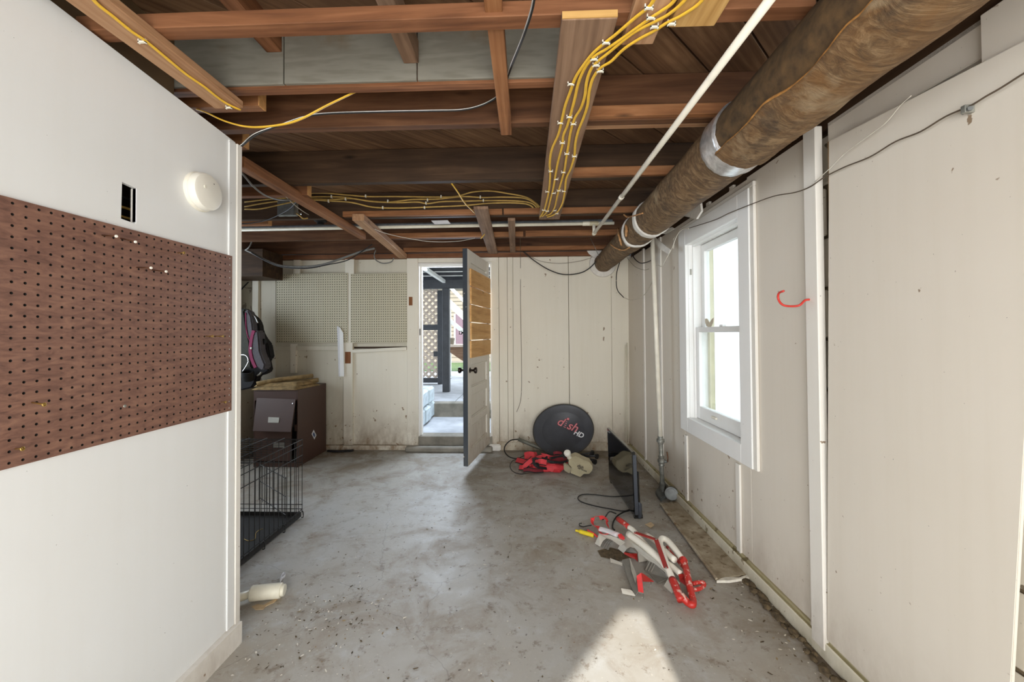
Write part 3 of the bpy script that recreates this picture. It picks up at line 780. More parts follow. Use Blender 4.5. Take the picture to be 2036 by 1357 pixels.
a_ = PY(702, 700, YB); b_ = PY(809, 695, YB)
beam('rail', (a_.x, YB + 0.002, zb(699)), (b_.x, YB + 0.002, zb(694)), 0.035, 0.035, 'white_back', wb)
bbox('post', 501, 513, 0, zb(545), YB - 0.02, Yp, 'white_back')
bbox('post', 513, 548, 0.02, zb(518), YB + 0.012, Yp, 'white_dirty')
bbox('sill_board', 640, 808, 0.0, zb(886), YB - 0.012, Yp, 'white_back')
bbox('door_post', 809, 831, 0.04, ztb, YB - 0.012, YB + 0.15, 'white_back', 0.003)
# far left corner: bare mottled concrete
box('corner_panel', (-3.4, YB + 0.02, 0), (-2.96, YB + 0.05, ztb), 'dark_masonry', wb)
box('corner_batten', (-3.02, YB, 0.0), (-2.975, YB + 0.02, zb(560)), 'white_dirty', wb)
# bare wood patches
bbox('bare_patch', 686, 697, zb(723), zb(700), YB - 0.009, YB - 0.006, 'kraft', 0.0)
bbox('bare_patch', 813, 820, zb(609), zb(592), YB - 0.015, YB - 0.012, 'kraft', 0.0)
# over the door
bbox('header', 831, 990, zb(522, 900), ztb, YB - 0.008, YB + 0.15, 'white_back', 0.003)
# right of the door
bbox('door_post', 978, 992, 0.07, ztb, YB - 0.004, YB + 0.15, 'white_back', 0.002)
bbox('panel', 992.6, 1009, 0.07, ztb, YB + 0.002, Yp, 'white_back', 0.002)
bbox('panel', 1009.5, 1020, 0.07, ztb, YB, Yp, 'white_back', 0.002)
bbox('panel', 1020.6, 1130.5, 0.07, ztb, YB + 0.003, Yp, 'white_back', 0.002)
bbox('panel', 1131.6, 1216, 0.07, ztb, YB, Yp, 'white_back', 0.003)
bbox('panel', 1216.3, 1262, 0.07, ztb, YB + 0.006, Yp, 'white_back', 0.002)
bbox('sill_board', 986, 1262, 0.0, zb(879, 1100), YB - 0.010, Yp, 'white_dirty', 0.003)
box('sheathing', (xd1 + 0.02, Yp + 0.001, 0), (1.3, Yp + 0.11, ztb), 'white_dirty', wb)
prism('rubble', [(xd1 - 0.02, YB - 0.03, 0), (xd1 + 0.11, YB - 0.035, 0), (xd1 + 0.10, YB + 0.02, 0), (xd1 - 0.02, YB + 0.02, 0)], (0, 0, 0.07), 'plaster', wb, 0.01)
# side wall of the dark bay, with an unseen opening added to brighten the room
wf = sheet_hole('wall_west', -3.42, -3.30, [(YR, 0.0), (4.60, 0.0), (4.60, ZS + 0.05), (YR, ZS + 0.05)], [(1.9, 0.75), (3.9, 0.75), (3.9, 2.05), (1.9, 2.05)], 'dark_masonry', None); tag(wf, kind='structure')
# concrete step and threshold in the doorway
st = box('trim_1', (xd0 - 0.13, YB - 0.10, 0), (xd1 + 0.02, YB + 0.0, 0.055), 'concrete', None, 0.012); tag(st, kind='structure')
st = box('trim_2', (xd0 - 0.04, YB + 0.002, 0), (xd1 + 0.03, YB + 0.17, 0.148), 'concrete', None, 0.006); tag(st, kind='structure')
# door frame
df_ = thing('door_1', (xd0, YB, 0.15), None, None); tag(df_, kind='structure')
box('jamb', (xd0 - 0.02, YB - 0.006, 0.150), (xd0 + 0.006, YB + 0.15, zdt), 'white_trim', df_, 0.002)
box('jamb', (xd1 - 0.002, YB + 0.0, 0.150), (xd1 + 0.02, YB + 0.15, zdt), 'white_trim', df_, 0.002)
box('head_jamb', (xd0 - 0.02, YB - 0.004, zdt), (xd1 + 0.02, YB + 0.15, zdt + 0.022), 'white_trim', df_, 0.002)
box('door_stop', (xd0 + 0.006, YB + 0.05, 0.15), (xd0 + 0.022, YB + 0.09, zdt), 'white_window', df_, 0.001)
box('door_stop', (xd0 + 0.022, YB + 0.05, zdt - 0.016), (xd1, YB + 0.09, zdt), 'white_window', df_, 0.001)
# strike plate
box('strike_plate', (xd0 + 0.006, YB + 0.002, zb(668)), (xd0 + 0.009, YB + 0.035, zb(655)), 'knob', df_)

# cream pegboards
def pegb(px0, px1, y, nu, nv, label):
    a_ = PY(px0, 682, y); b_ = PY(px1, 682, y); zt_ = PY(px0, 545, y).z
    W = b_.x - a_.x; Hh = zt_ - a_.z
    pu = W / (nu + 0.1); pv = Hh / (nv + 0.1)
    return pegboard('pegboard', a_, (1, 0, 0), (0, 0, 1), nu, nv, pu, pv, (W - pu * (nu - 1)) / 2, (Hh - pv * (nv - 1)) / 2, 0.006, 0.0050, ['pegboard', 'hole_shade'], label)
pegb(549, 691, YB - 0.012, 31, 28, 'cream pegboard on the back wall, the left one of two')
pegb(697, 810, YB - 0.012, 25, 28, 'cream pegboard on the back wall, nearest the doorway')
# bent white strip of sheet metal hanging on the stud
pts = [PY(x_, y_, YB - 0.03) for x_, y_ in ((670, 649), (675, 651), (676, 749), (673.5, 749))]
t_ = thing('metal_strip', pts[0], 'bent white metal strip hanging between the cream pegboards and the stud', 'strip')
prism('flange', pts, (0, 0.003, 0), 'sticker', t_)
prism('flange', [PY(x_, y_, YB - 0.03) for x_, y_ in ((675, 651), (682, 662), (684, 749), (676, 749))], (0, 0.012, 0), 'white_window', t_)

# the door leaf, standing open into the room
xh, yh = PY(973, 664, YB - 0.01).x, YB - 0.01
yf = YB / 1.2187
xf = PY(930, 664, yf).x
dz0, dz1 = 0.082, PY(971, 524, YB).z
e = V((xf - xh, yf - yh, 0)); DWID = e.length; e.normalize()
nd = V((-e.y, e.x, 0)); 
if nd.x < 0: nd = -nd     # towards the camera-right side (visible face)
DT = 0.042
dmw = Matrix((e, V((0, 0, 1)), e.cross(V((0, 0, 1))))).transposed().to_4x4()
t_ = thing('door_leaf', (xh, yh, dz0), 'white panelled door standing open into the room, orange planks over its window', 'door')
def dpt(u, v_, d): 
    """u from hinge to free edge, v height above floor, d depth behind the visible face"""
    p = V((xh, yh, 0)) + e * u - nd * d; p.z = v_; return p
def dbox(name, u0, u1, v0, v1, d0, d1, mat, bev=0.002, parent=None):
    c = (dpt(u0, v0, d0) + dpt(u1, v1, d1)) / 2
    ex = [(abs(u1 - u0), e), (abs(v1 - v0), V((0, 0, 1))), (abs(d1 - d0), nd)]; ex.sort(key=lambda q: -q[0])
    return obox(name, c, ex[0][1] * ex[0][0], ex[1][1] * ex[1][0], ex[2][1] * ex[2][0], mat, parent or t_, bev)
ST = 0.105
zq = lambda py: PY(950, py, (YB + yf) / 2).z
zw0, zw1 = zq(703), zq(553)            # window opening under the planks
rails = [dz0, dz0 + 0.13]
dbox('stile', 0, ST, dz0, dz1, 0, DT, 'door_white'); dbox('stile', DWID - ST, DWID, dz0, dz1, 0, DT, 'door_white')
nlow = 3
lowtop = zw0 - 0.02
ph = (lowtop - (dz0 + 0.13)) / nlow
zcur = dz0
dbox('rail', ST, DWID - ST, dz0, dz0 + 0.13, 0, DT, 'door_white')
for i in range(nlow):
    za = dz0 + 0.13 + ph * i; zb_ = za + ph
    dbox('panel', ST, DWID - ST, za, zb_ - 0.07, 0.018, 0.030, 'door_white')
    # moulding strip along the panel
    for (u0, u1, v0, v1) in ((ST, DWID - ST, za, za + 0.012), (ST, DWID - ST, zb_ - 0.082, zb_ - 0.07), (ST, ST + 0.012, za, zb_ - 0.07), (DWID - ST - 0.012, DWID - ST, za, zb_ - 0.07)):
        dbox('panel_moulding', u0, u1, v0, v1, 0.002, 0.018, 'door_white', 0.004)
    dbox('rail', ST, DWID - ST, zb_ - 0.07, zb_, 0, DT, 'door_white')
dbox('panel', ST, DWID - ST, zw1 + 0.08, dz1 - 0.11, 0.018, 0.030, 'door_white')
dbox('rail', ST, DWID - ST, dz1 - 0.11, dz1, 0, DT, 'door_white'); dbox('rail', ST, DWID - ST, zw1, zw1 + 0.08, 0, DT, 'door_white')
dbox('edge_strip', DWID, DWID + 0.002, dz0, dz1, 0.001, DT, 'door_edge', 0)
dbox('outer_skin', 0, DWID, dz0, zw0, DT, DT + 0.003, 'door_edge', 0)
dbox('outer_skin', 0, DWID, zw1, dz1, DT, DT + 0.003, 'door_edge', 0)
dbox('outer_skin', DWID - ST, DWID, zw0, zw1, DT, DT + 0.003, 'door_edge', 0)
npl = 5; hh = (zw1 + 0.045 - (zw0 - 0.03)) / npl
for i in range(npl):
    v0 = zw0 - 0.03 + hh * i
    u1 = DWID - 0.055 - (0.01 if i % 2 else 0.0)
    dbox('plank', 0.012, u1, v0 + 0.004, v0 + hh - 0.005, -0.018, -0.0005, 'door_plank', 0.002)
for zk in (zq(662) , ):
    pass
def door_knob(z, side):
    o0 = dpt(DWID - 0.06, z, 0 if side > 0 else DT); ax = nd * side
    k_ = lathe('knob', [(0.024, 0), (0.026, 0.004), (0.012, 0.008), (0.009, 0.03), (0.012, 0.036), (0.025, 0.044), (0.029, 0.054), (0.026, 0.064), (0.012, 0.068), (0, 0.069)], o0, ax, 'knob', t_, 18)
zk = PY(938, 737, yf + 0.05).z
door_knob(zk, 1); door_knob(zk, -1)
zl = PY(938, 662, yf + 0.05).z
o0 = dpt(DWID - 0.045, zl, DT)
bm = bmesh.new(); add_lathe(bm, [(0.018, 0), (0.018, 0.008), (0.008, 0.012), (0.008, 0.03)], o0, -nd, 12)
q0 = o0 - nd * 0.03
add_sweep(bm, [q0 - nd * 0.0 + V((0, 0, 0.014)), q0 - nd * 0.022 + V((0, 0, 0.012)), q0 - nd * 0.022 - V((0, 0, 0.012)), q0 - V((0, 0, 0.014))], circ(0.005, 6), loop=True)
wobj('latch', bm, 'knob', t_)
for z_ in (0.35, 1.75): lathe('hinge', [(0.007, 0), (0.007, 0.09)], V((xh + 0.006, yh - 0.004, z_)), (0, 0, 1), 'galv', t_, 8)

# ------------------------------------------------------------------ right wall
wr = thing('wall_right', (1.2, 2.0, 0), None, None); tag(wr, kind='structure')
yW0, zWt = RY(1474, 430); yW1, _ = RY(1368, 488)       # window opening (near, far)
_, zWb = RY(1371, 830); zWt = RY(1368, 488)[1]
yb0, _ = RY(1628, 700, 0.03); yb1, _ = RY(1603, 700, 0.03)          # near batten
yg = RY(1639, 1000, 0.02)[0]; ygt = RY(1648, 300, 0.02)[0]                             # edge of the big near panel
ZT = H + 0.795
# sheathing far part, split by battens
ybat = [RY(1283, 700)[0], RY(1316, 700)[0]]
rbox('panel', yW1 + 0.09, ybat[1] - 0.003, 0.07, ZT, 0.0, -0.012, 'white_right', wr, 0.002)
rbox('panel', ybat[1] + 0.003, ybat[0] - 0.003, 0.07, ZT - 0.02, 0.002, -0.012, 'white_right', wr, 0.002)
rbox('panel', ybat[0] + 0.003, 4.40, 0.07, ZT, 0.0, -0.012, 'white_right', wr, 0.002)
for yb_, ww in ((ybat[0], 0.035), (ybat[1], 0.05)):
    rbox('batten', yb_ - ww / 2, yb_ + ww / 2, 0.06, ZT, 0.014, 0.0005, 'white_trim', wr, 0.002)
# stretch beside, above and below the window
rbox('panel', yb1, yW0 - 0.055, 0.07, ZT + 0.01, 0.0, -0.012, 'white_right', wr, 0.002)
rbox('panel', yW0 - 0.055, yW1 + 0.09, 0.07, zWb - 0.06, 0.0, -0.012, 'white_right', wr, 0.002)
rbox('panel', yW0 - 0.055, yW1 + 0.09, zWt + 0.06, ZT, 0.0, -0.012, 'white_right', wr, 0.002)
for px, py0 in ((1366, 860), (1470, 915)):
    yy, zz = RY(px, py0); rbox('batten', yy - 0.02, yy + 0.02, 0.07, zz - 0.02, 0.012, 0.0005, 'white_trim', wr, 0.002)
# near batten and dark gap with masonry
rbox('batten', yb0, yb1, 0.04, ZT + 0.01, 0.030, 0.0005, 'white_trim', wr, 0.003)
rbox('batten', yb1 + 0.002, yb1 + 0.03, 0.05, ZT, 0.012, 0.0005, 'white_right', wr, 0.002)
# masonry backing (mortar) and blocks, left open for the window
def back_slab(y0, y1, z0, z1): rbox('mortar_bed', y0, y1, z0, z1, -0.058, -0.19, 'mortar', wr)
back_slab(YR, yW0 - 0.03, 0, ZJ - 0.02); back_slab(yW1 + 0.03, 4.6, 0, ZJ - 0.02)
back_slab(yW0 - 0.03, yW1 + 0.03, 0, zWb - 0.03); back_slab(yW0 - 0.03, yW1 + 0.03, zWt + 0.03, ZJ - 0.02)
for (ya, yb_) in ((YR, 1.16), (1.26, 1.86)):
    for r_ in range(10):
        z0 = 0.01 + 0.205 * r_
        off = 0.2 if r_ % 2 else 0.0
        yy = ya - off if ya < 1 else ya - off * 0.3
        while yy < yb_:
            y2 = min(yy + 0.392, yb_)
            y1_ = max(yy, ya)
            if y2 - y1_ > 0.05 and z0 < 1.95:
                rbox('block', y1_, y2 - 0.012, z0, z0 + 0.192, -0.040 - random.uniform(0, 0.006), -0.0575, 'masonry', wr, 0.006)
            yy += 0.40
# the big near sheet
_a = RY(2010, 1350, 0.02); _b = RY(2035, 900, 0.02)
yel = lambda z: _a[0] + (_b[0] - _a[0]) * (z - _a[1]) / (_b[1] - _a[1])
ye = yel(0.5)
tl = RY(1640, 285, 0.02); tr_ = RY(2036, 81, 0.02)
sl2 = (tr_[1] - tl[1]) / (tr_[0] - tl[0])
zt2 = lambda y: tl[1] + sl2 * (y - tl[0])
pn = [RP(yel(0.085), 0.02, 0.085), RP(yg, 0.02, 0.085), RP(ygt, 0.02, zt2(ygt)), RP(yel(1.95), 0.02, zt2(yel(1.95)))]
prism('panel', pn, -NW * 0.010, 'white_right', wr, 0.0015)
prism('torn_strip', [RP(ygt + 0.002, 0.019, 1.62), RP(ygt + 0.008, 0.019, 1.62), RP(ygt + 0.007, 0.019, zt2(ygt)), RP(ygt, 0.019, zt2(ygt))], -NW * 0.006, 'board_edge', wr)
for y_ in (yg - 0.06, (yg + ye) / 2): rbox('batten', y_ - 0.02, y_ + 0.02, 0.085, zt2(y_) - 0.01, 0.0095, -0.040, 'white_right', wr)
rbox('panel', YR, ye - 0.30, 0.085, 1.9, 0.0, -0.012, 'white_right', wr)
# grey rim band above the near sheet
yk1 = RY(1962, 120, -0.02)[0]
rbox('rim_board', -0.2, yk1, H + 0.60, ZT + 0.02, -0.004, -0.04, 'white_right', wr, 0.003)
prism('rim_board', [RP(yk1 + 0.001, -0.02, zt2(yk1) + 0.032), RP(ygt, -0.02, zt2(ygt) + 0.006), RP(yb0 + 0.001, -0.02, zt2(ygt) - 0.02), RP(yb0 + 0.001, -0.02, ZT + 0.02), RP(yk1 + 0.001, -0.02, ZT + 0.02)], -NW * 0.02, 'white_right', wr, 0.002)
# sill along the floor
sb = thing('baseboard_right', (1.15, 2, 0), None, None); tag(sb, kind='structure')
rbox('sill', YR, 4.39, 0.0, 0.070, 0.026, -0.04, 'sill_grime', sb, 0.004)
rbox('sill_lip', YR, 4.38, 0.070, 0.082, 0.012, -0.010, 'sill_top', sb, 0.002)
rbox('sill_top', YR, 4.38, 0.0695, 0.0712, 0.022, 0.012, 'sill_top', sb)
# crumbled concrete along it
bm = bmesh.new(); yy = 1.2; random.seed(4)
while yy < 2.25:
    s_ = random.uniform(0.008, 0.022); p = RP(yy, 0.035 + random.uniform(0, 0.03), 0)
    bmesh.ops.create_icosphere(bm, subdivisions=1, radius=s_, matrix=Matrix.Translation(p + V((0, 0, s_ * 0.3))) @ Matrix.Diagonal((1, random.uniform(0.8, 1.8), 0.6, 1)))
    yy += random.uniform(0.01, 0.03)
tag(wobj('rubble', bm, 'dirt'), 'crumbled dirt and grit lying along the foot of the right wall', 'rubble', kind='stuff')

# window
wn = thing('window_1', RP((yW0 + yW1) / 2, 0, zWb), None, None); tag(wn, kind='structure')
CS = 0.022
yc0 = RY(1500, 664)[0]; yc1 = RY(1357, 664)[0]
zc1 = RY(1357, 460)[1]; zc0 = RY(1360, 852)[1]
yin0, yin1 = yW0, yW1
rbox('casing', yc0, yin0, zc0, zc1, CS, 0.0005, 'white_window', wn, 0.002)
rbox('casing', yin1, yc1, zc0, zc1, CS, 0.0005, 'white_window', wn, 0.002)
rbox('casing', yin0, yin1, zWt, zc1, CS, 0.0005, 'white_window', wn, 0.002)
rbox('apron', yin0, yin1, zc0, zWb, CS, 0.0005, 'white_window', wn, 0.002)
rbox('outer_trim', yc0 - 0.035, yc0 - 0.002, zc0 - 0.0, zc1 + 0.0, CS - 0.006, 0.0005, 'white_trim', wn, 0.003)
rbox('outer_trim', yc0 - 0.035, yc1, zc1, zc1 + 0.025, CS - 0.006, 0.0005, 'white_trim', wn, 0.003)
# jambs, head, stool
DP = -0.16
rbox('jamb', yin0 - 0.025, yin0, zWb - 0.02, zWt + 0.02, 0.0, DP, 'white_window', wn)
rbox('jamb', yin1, yin1 + 0.025, zWb - 0.02, zWt + 0.02, 0.0, DP, 'white_window', wn)
rbox('head', yin0, yin1, zWt, zWt + 0.025, 0.0, DP, 'white_window', wn)
rbox('stool', yin0, yin1, zWb - 0.025, zWb + 0.0, 0.0, DP - 0.03, 'white_window', wn)
rbox('stop', yin1 - 0.012, yin1, zWb, zWt, -0.028, -0.042, 'white_window', wn); rbox('stop', yin0, yin0 + 0.012, zWb, zWt, -0.028, -0.042, 'white_window', wn)
rbox('stop', yin0, yin1, zWt - 0.014, zWt, -0.028, -0.042, 'white_window', wn)
rbox('outer_stop', yin1 - 0.03, yin1 - 0.001, zWb, zWt, -0.128, -0.16, 'jamb_yellow', wn); rbox('outer_stop', yin0, yin0 + 0.03, zWb, zWt, -0.128, -0.16, 'jamb_yellow', wn)
zm = RY(1400, 656)[1]
def sash(name, z0, z1, o0, o1, sw, top, bot):
    s_ = rbox(name, yin0 + 0.004, yin0 + sw, z0, z1, o0, o1, 'white_window', wn, 0.002)
    rbox('stile', yin1 - sw, yin1 - 0.004, z0, z1, o0, o1, 'white_window', s_, 0.002)
    rbox('rail', yin0 + sw, yin1 - sw, z1 - top, z1, o0, o1, 'white_window', s_, 0.002)
    rbox('rail', yin0 + sw, yin1 - sw, z0, z0 + bot, o0, o1, 'white_window', s_, 0.002)
    rbox('pane', yin0 + sw - 0.003, yin1 - sw + 0.003, z0 + bot - 0.003, z1 - top + 0.003, (o0 + o1) / 2, (o0 + o1) / 2 - 0.003, 'glass', s_)
    return s_
s1 = sash('lower_sash', zWb + 0.002, zm + 0.018, -0.044, -0.082, 0.05, 0.035, 0.085)
s2 = sash('upper_sash', zm - 0.012, zWt - 0.004, -0.086, -0.124, 0.05, 0.05, 0.032)
rbox('sash_lock', (yin0 + yin1) / 2 - 0.02, (yin0 + yin1) / 2 + 0.02, zm + 0.0185, zm + 0.03, -0.05, -0.075, 'white_window', wn, 0.003)
rbox('sash_lift', (yin0 + yin1) / 2 + 0.04, (yin0 + yin1) / 2 + 0.10, zWb + 0.045, zWb + 0.06, -0.030, -0.0435, 'pvc', wn, 0.003)
rbox('pulley', yin1 - 0.003, yin1, RY(1386, 535)[1] - 0.02, RY(1386, 535)[1] + 0.02, -0.010, -0.022, 'label_silver', wn)
# broken ceramic piece on the meeting rail
pc = RP(RY(1412, 640, -0.06)[0], -0.060, zm + 0.0185)
bm = bmesh.new(); n_ = 20
ring_i = []
outl = [(-0.062, 0.055), (-0.06, 0.03), (-0.045, 0.008), (-0.02, 0.0), (0.015, 0.0), (0.035, 0.012), (0.052, 0.034), (0.060, 0.060), (0.035, 0.050), (0.012, 0.036), (0.004, 0.026), (-0.012, 0.040), (-0.035, 0.056)]
tag(prism('ceramic_shard', [pc - DW * u + V((0, 0, v_)) for u, v_ in outl], NW * 0.006, 'ceramic', None, 0.001), 'broken beige ceramic shard standing on the window meeting rail', 'shard')

# red hook on the right wall
h0 = RP(RY(1609, 596, 0.03)[0], 0.03, RY(1609, 596, 0.03)[1])
def HK(px, py, off): 
    y_, z_ = RY(px, py, off); return RP(y_, off, z_)
hk = thing('storage_hook', h0, 'red vinyl coated storage hook screwed into the near batten of the right wall', 'hook')
tube('hook_arm', [h0, HK(1600, 598, 0.05), HK(1588, 608, 0.075), HK(1565, 609, 0.10), HK(1553, 604, 0.115), HK(1547, 593, 0.12), HK(1549, 583, 0.125), HK(1558, 579, 0.13)], 0.0045, 'hook_red', hk, 10)
lathe('screw_thread', [(0.002, -0.012), (0.004, 0)], h0, NW, 'galv', hk, 8)

# ------------------------------------------------------------------ big insulated duct
RD = 1.13
dc = V((RD * math.sin(R(47.85)), 0, H + RD * math.cos(R(47.85)))); dr = RD * 0.107
du = thing('duct', (dc.x, 2, dc.z), 'large old insulated air duct in brown stained canvas wrap along the right wall', 'duct')
def duct_seg(name, y0, y1, ny, r0, r1, mat, seam=True, rag=0.0, parent=du):
    bm = bmesh.new(); n_ = 56; rings = []
    th_s = math.atan2(-math.cos(R(47.85)), -math.sin(R(47.85)))
    for i in range(ny + 1):
        y = y0 + (y1 - y0) * i / ny; ring = []
        for j in range(n_):
            a_ = 2 * PI * j / n_
            wob = noise.noise(V((math.cos(a_) * 1.5, math.sin(a_) * 1.5, y * 2.5))) * 0.007 + noise.noise(V((math.cos(a_) * 5, math.sin(a_) * 5, y * 9))) * 0.003
            r_ = r0 + (r1 - r0) * i / ny + wob
            if seam:
                s_ = th_s + 0.10 + 0.12 * noise.noise(V((0, 3.3, y * 2.2))) + 0.05 * noise.noise(V((7, 3.3, y * 11)))
                dd = (a_ - s_ + PI) % (2 * PI) - PI
                if 0 < dd < 1.2: r_ += 0.010 * max(0, 1 - dd / 1.2)
            yy = y
            if rag and i in (0, ny): yy += rag * noise.noise(V((math.cos(a_) * 3, math.sin(a_) * 3, y * 7)))
            ring.append(bm.verts.new((dc.x + r_ * math.cos(a_), yy, dc.z + r_ * math.sin(a_))))
        rings.append(ring)
    for A, B in zip(rings, rings[1:]):
        for j in range(n_): bm.faces.new((A[j], A[(j + 1) % n_], B[(j + 1) % n_], B[j]))
    bm.faces.new(rings[0]); bm.faces.new(rings[-1][::-1])
    return wobj(name, bm, mat, parent, True)
duct_seg('wrap_section', 0.25, 1.60, 50, dr, dr, 'duct_dark', False)
duct_seg('wrap_section', 1.60, 2.68, 50, dr - 0.002, dr - 0.004, 'duct', False)
duct_seg('wrap_section', 2.68, 3.30, 20, dr - 0.008, dr - 0.01, 'duct', False, 0.03)
duct_seg('wrap_section', 3.30, YB - 0.01, 20, dr - 0.018, dr - 0.02, 'duct', False)
duct_seg('tape_ring', 1.535, 1.665, 6, dr + 0.008, dr + 0.006, 'foil', False, 0.012)
duct_seg('tape_ring', 2.66, 2.73, 4, dr + 0.004, dr + 0.002, 'plaster', False, 0.02)
duct_seg('tape_ring', 3.02, 3.06, 3, dr + 0.0, dr + 0.0, 'plaster', False, 0.03)
lathe('wall_flange', [(dr + 0.026, 0), (dr + 0.020, 0.02), (dr - 0.02, 0.035)], V((dc.x - 0.006, YB - 0.001, dc.z - 0.008)), (0, -1, 0), 'plaster', du, 30)
# torn wrap flaps with raw fibre edges
def on_duct(px, py, extra=0.0):
    """point of the duct surface seen at a photo position"""
    d = ray(px, py); r_ = dr + extra
    A = d.x ** 2 + d.z ** 2; B = 2 * (-dc.x * d.x + (H - dc.z) * d.z); C_ = dc.x ** 2 + (H - dc.z) ** 2 - r_ ** 2
    D_ = B * B - 4 * A * C_
    t_ = (-B - math.sqrt(max(0, D_))) / (2 * A)
    return C0 + d * t_
def torn(pts, r=0.007, mat='torn_paper'):
    bm = bmesh.new(); path = spline([on_duct(x_, y_, 0.002) for x_, y_ in pts], 5)
    prof = lambda u: [(a_ * (0.7 + 0.8 * abs(noise.noise(V((u * 9, a_ * 90, 1))))), b_) for a_, b_ in circ(r, 6, r * 0.8)]
    add_sweep(bm, path, prof)
    wobj('torn_edge', bm, mat, du, True)
# lapped outer sheet of the near section: one edge torn along the seam
def lap_sheet():
    tab = []
    for px, py in ((1470, 262), (1507, 228), (1524, 204), (1548, 190), (1570, 176), (1592, 160), (1608, 145), (1622, 130), (1636, 113), (1655, 92), (1675, 66), (1693, 45), (1715, 28), (1737, 2)):
        p = on_duct(px, py, 0.006); tab.append((p.y, math.atan2(p.z - dc.z, p.x - dc.x)))
    tab.sort(); 
    def ang(y):
        if y <= tab[0][0]: return tab[0][1]
        for (a0, b0), (a1, b1) in zip(tab, tab[1:]):
            if y <= a1: return b0 + (b1 - b0) * (y - a0) / (a1 - a0)
        return tab[-1][1]
    bm = bmesh.new(); ny, nt_ = 90, 40; outer, inner, edge = [], [], []
    for i in range(ny + 1):
        y = 0.25 + (1.56 - 0.25) * i / ny
        a0 = ang(y) + 0.03 * noise.noise(V((1, 2, y * 16))); ro, ri = [], []
        for j in range(nt_ + 1):
            a_ = a0 + (R(170)) * (j / nt_)
            wr_ = noise.noise(V((a_ * 2.5, y * 5, 4))) * 0.006 + noise.noise(V((a_ * 9 + y * 8, y * 22, 9))) * 0.0025 * (1.5 if y > 1.2 else 0.6)
            lipb = 0.007 * math.exp(-j / 1.6) * (1 + noise.noise(V((y * 14, 0, 5))))
            r_ = dr + 0.011 + wr_ + lipb
            ro.append(bm.verts.new((dc.x + r_ * math.cos(a_), y, dc.z + r_ * math.sin(a_))))
            ri.append(bm.verts.new((dc.x + (dr - 0.002) * math.cos(a_), y, dc.z + (dr - 0.002) * math.sin(a_))))
        outer.append(ro); inner.append(ri); edge.append((ro[0].co + ri[0].co) / 2)
    for A, B, C_, D_ in zip(outer, outer[1:], inner, inner[1:]):
        for j in range(nt_): bm.faces.new((A[j], A[j + 1], B[j + 1], B[j])); bm.faces.new((C_[j], D_[j], D_[j + 1], C_[j + 1]))
        bm.faces.new((A[0], B[0], D_[0], C_[0])); bm.faces.new((A[-1], C_[-1], D_[-1], B[-1]))
    wobj('lapped_sheet', bm, 'duct', du, True)
    bm = bmesh.new()
    pr = lambda u: [(a_ * (0.25 + 1.5 * max(0, noise.noise(V((u * 7, 3, 1))) + 0.35)), b_ * (0.5 + 1.2 * max(0, noise.noise(V((u * 9, 7, 2))) + 0.3))) for a_, b_ in circ(0.008, 6, 0.006)]
    add_sweep(bm, edge[::1], pr)
    wobj('torn_edge', bm, 'torn_gold', du, True)
lap_sheet()
torn([(1240, 427), (1248, 432), (1262, 429), (1278, 424)], 0.006)
torn([(1244, 448), (1246, 458), (1245, 470)], 0.011)
torn([(1229, 455), (1231, 470), (1236, 488)], 0.010)
torn([(1214, 486), (1225, 494), (1240, 498), (1252, 492)], 0.007)
torn([(1507, 228), (1516, 216), (1524, 204)], 0.006)
# plaster scraps and paper tails by the window head
for pts_, th in (([(1288, 472), (1297, 468), (1333, 497), (1329, 505), (1318, 500)], 0.004), ([(1303, 463), (1336, 452), (1341, 455), (1322, 466)], 0.004), ([(1356, 429), (1392, 404), (1394, 420), (1384, 436)], 0.012)):
    P_ = [PX(x_, y_, 1.02) for x_, y_ in pts_]
    prism('paper_scrap', P_, (th, 0, 0), 'plaster', du)
# perforated hanger strap and far collar disc
tube('hanger_strap', [PY(1174, 474, 4.1), PY(1192, 512, 4.1)], 0.007, 'galv', du, 6, 0, 0.002)
prism('paper_scrap', [PY(x_, y_, 4.32) for x_, y_ in ((1166, 497), (1196, 497), (1196, 514), (1182, 513), (1171, 505))], (0, 0.01, 0), 'plaster', du)

# ------------------------------------------------------------------ pipes
pw = PZ(1530, 0, ZJ - 0.07); pe = PZ(1181, 465, ZJ - 0.07)
dd = (pe - pw).normalized()
t_ = thing('water_pipe', pe, 'thin white painted pipe sloping across under the joists to a tee near the duct', 'pipe')
tube('pipe', [pw - dd * 0.5, pe], 0.0125, 'pvc', t_, 12, 0)
k_ = pw.lerp(pe, 0.62); tube('coupling', [k_ - dd * 0.02, k_ + dd * 0.02], 0.0155, 'pvc', t_, 12, 0)
lathe('cap', [(0.0165, -0.03), (0.0165, 0.004), (0.010, 0.010), (0, 0.011)], pe, dd, 'pvc_clean', t_, 12)
y_p = pe.y + 0.005
tube('riser', [pe, pe + V((0, 0, 0.075))], 0.012, 'pvc', t_, 10, 0)
zc = PY(840, 459, 3.42).z
zt_p = pe.z + 0.085
t2 = thing('cross_pipe', (0, y_p, zt_p), 'white pipe running left to right across the ceiling towards the duct', 'pipe')
xl = PY(440, 463, y_p).x - 0.8
tube('pipe', [(xl, y_p, zt_p - 0.01), (0.72, y_p, zt_p)], 0.0135, 'pvc_clean', t2, 12, 0)
lathe('tee', [(0.019, -0.035), (0.019, 0.035)], (pe.x, y_p, zt_p), (1, 0, 0), 'beige', t2, 12)
lathe('coupling', [(0.018, -0.03), (0.018, 0.03)], (pe.x - 0.06, y_p, zt_p), (1, 0, 0), 'pvc_clean', t2, 12)
pk = thing('conduit', (0, y_p + 0.08, zt_p + 0.03), 'grey metal conduit running just behind the white cross pipe', 'conduit')
zcn = PY(840, 447, y_p + 0.07).z
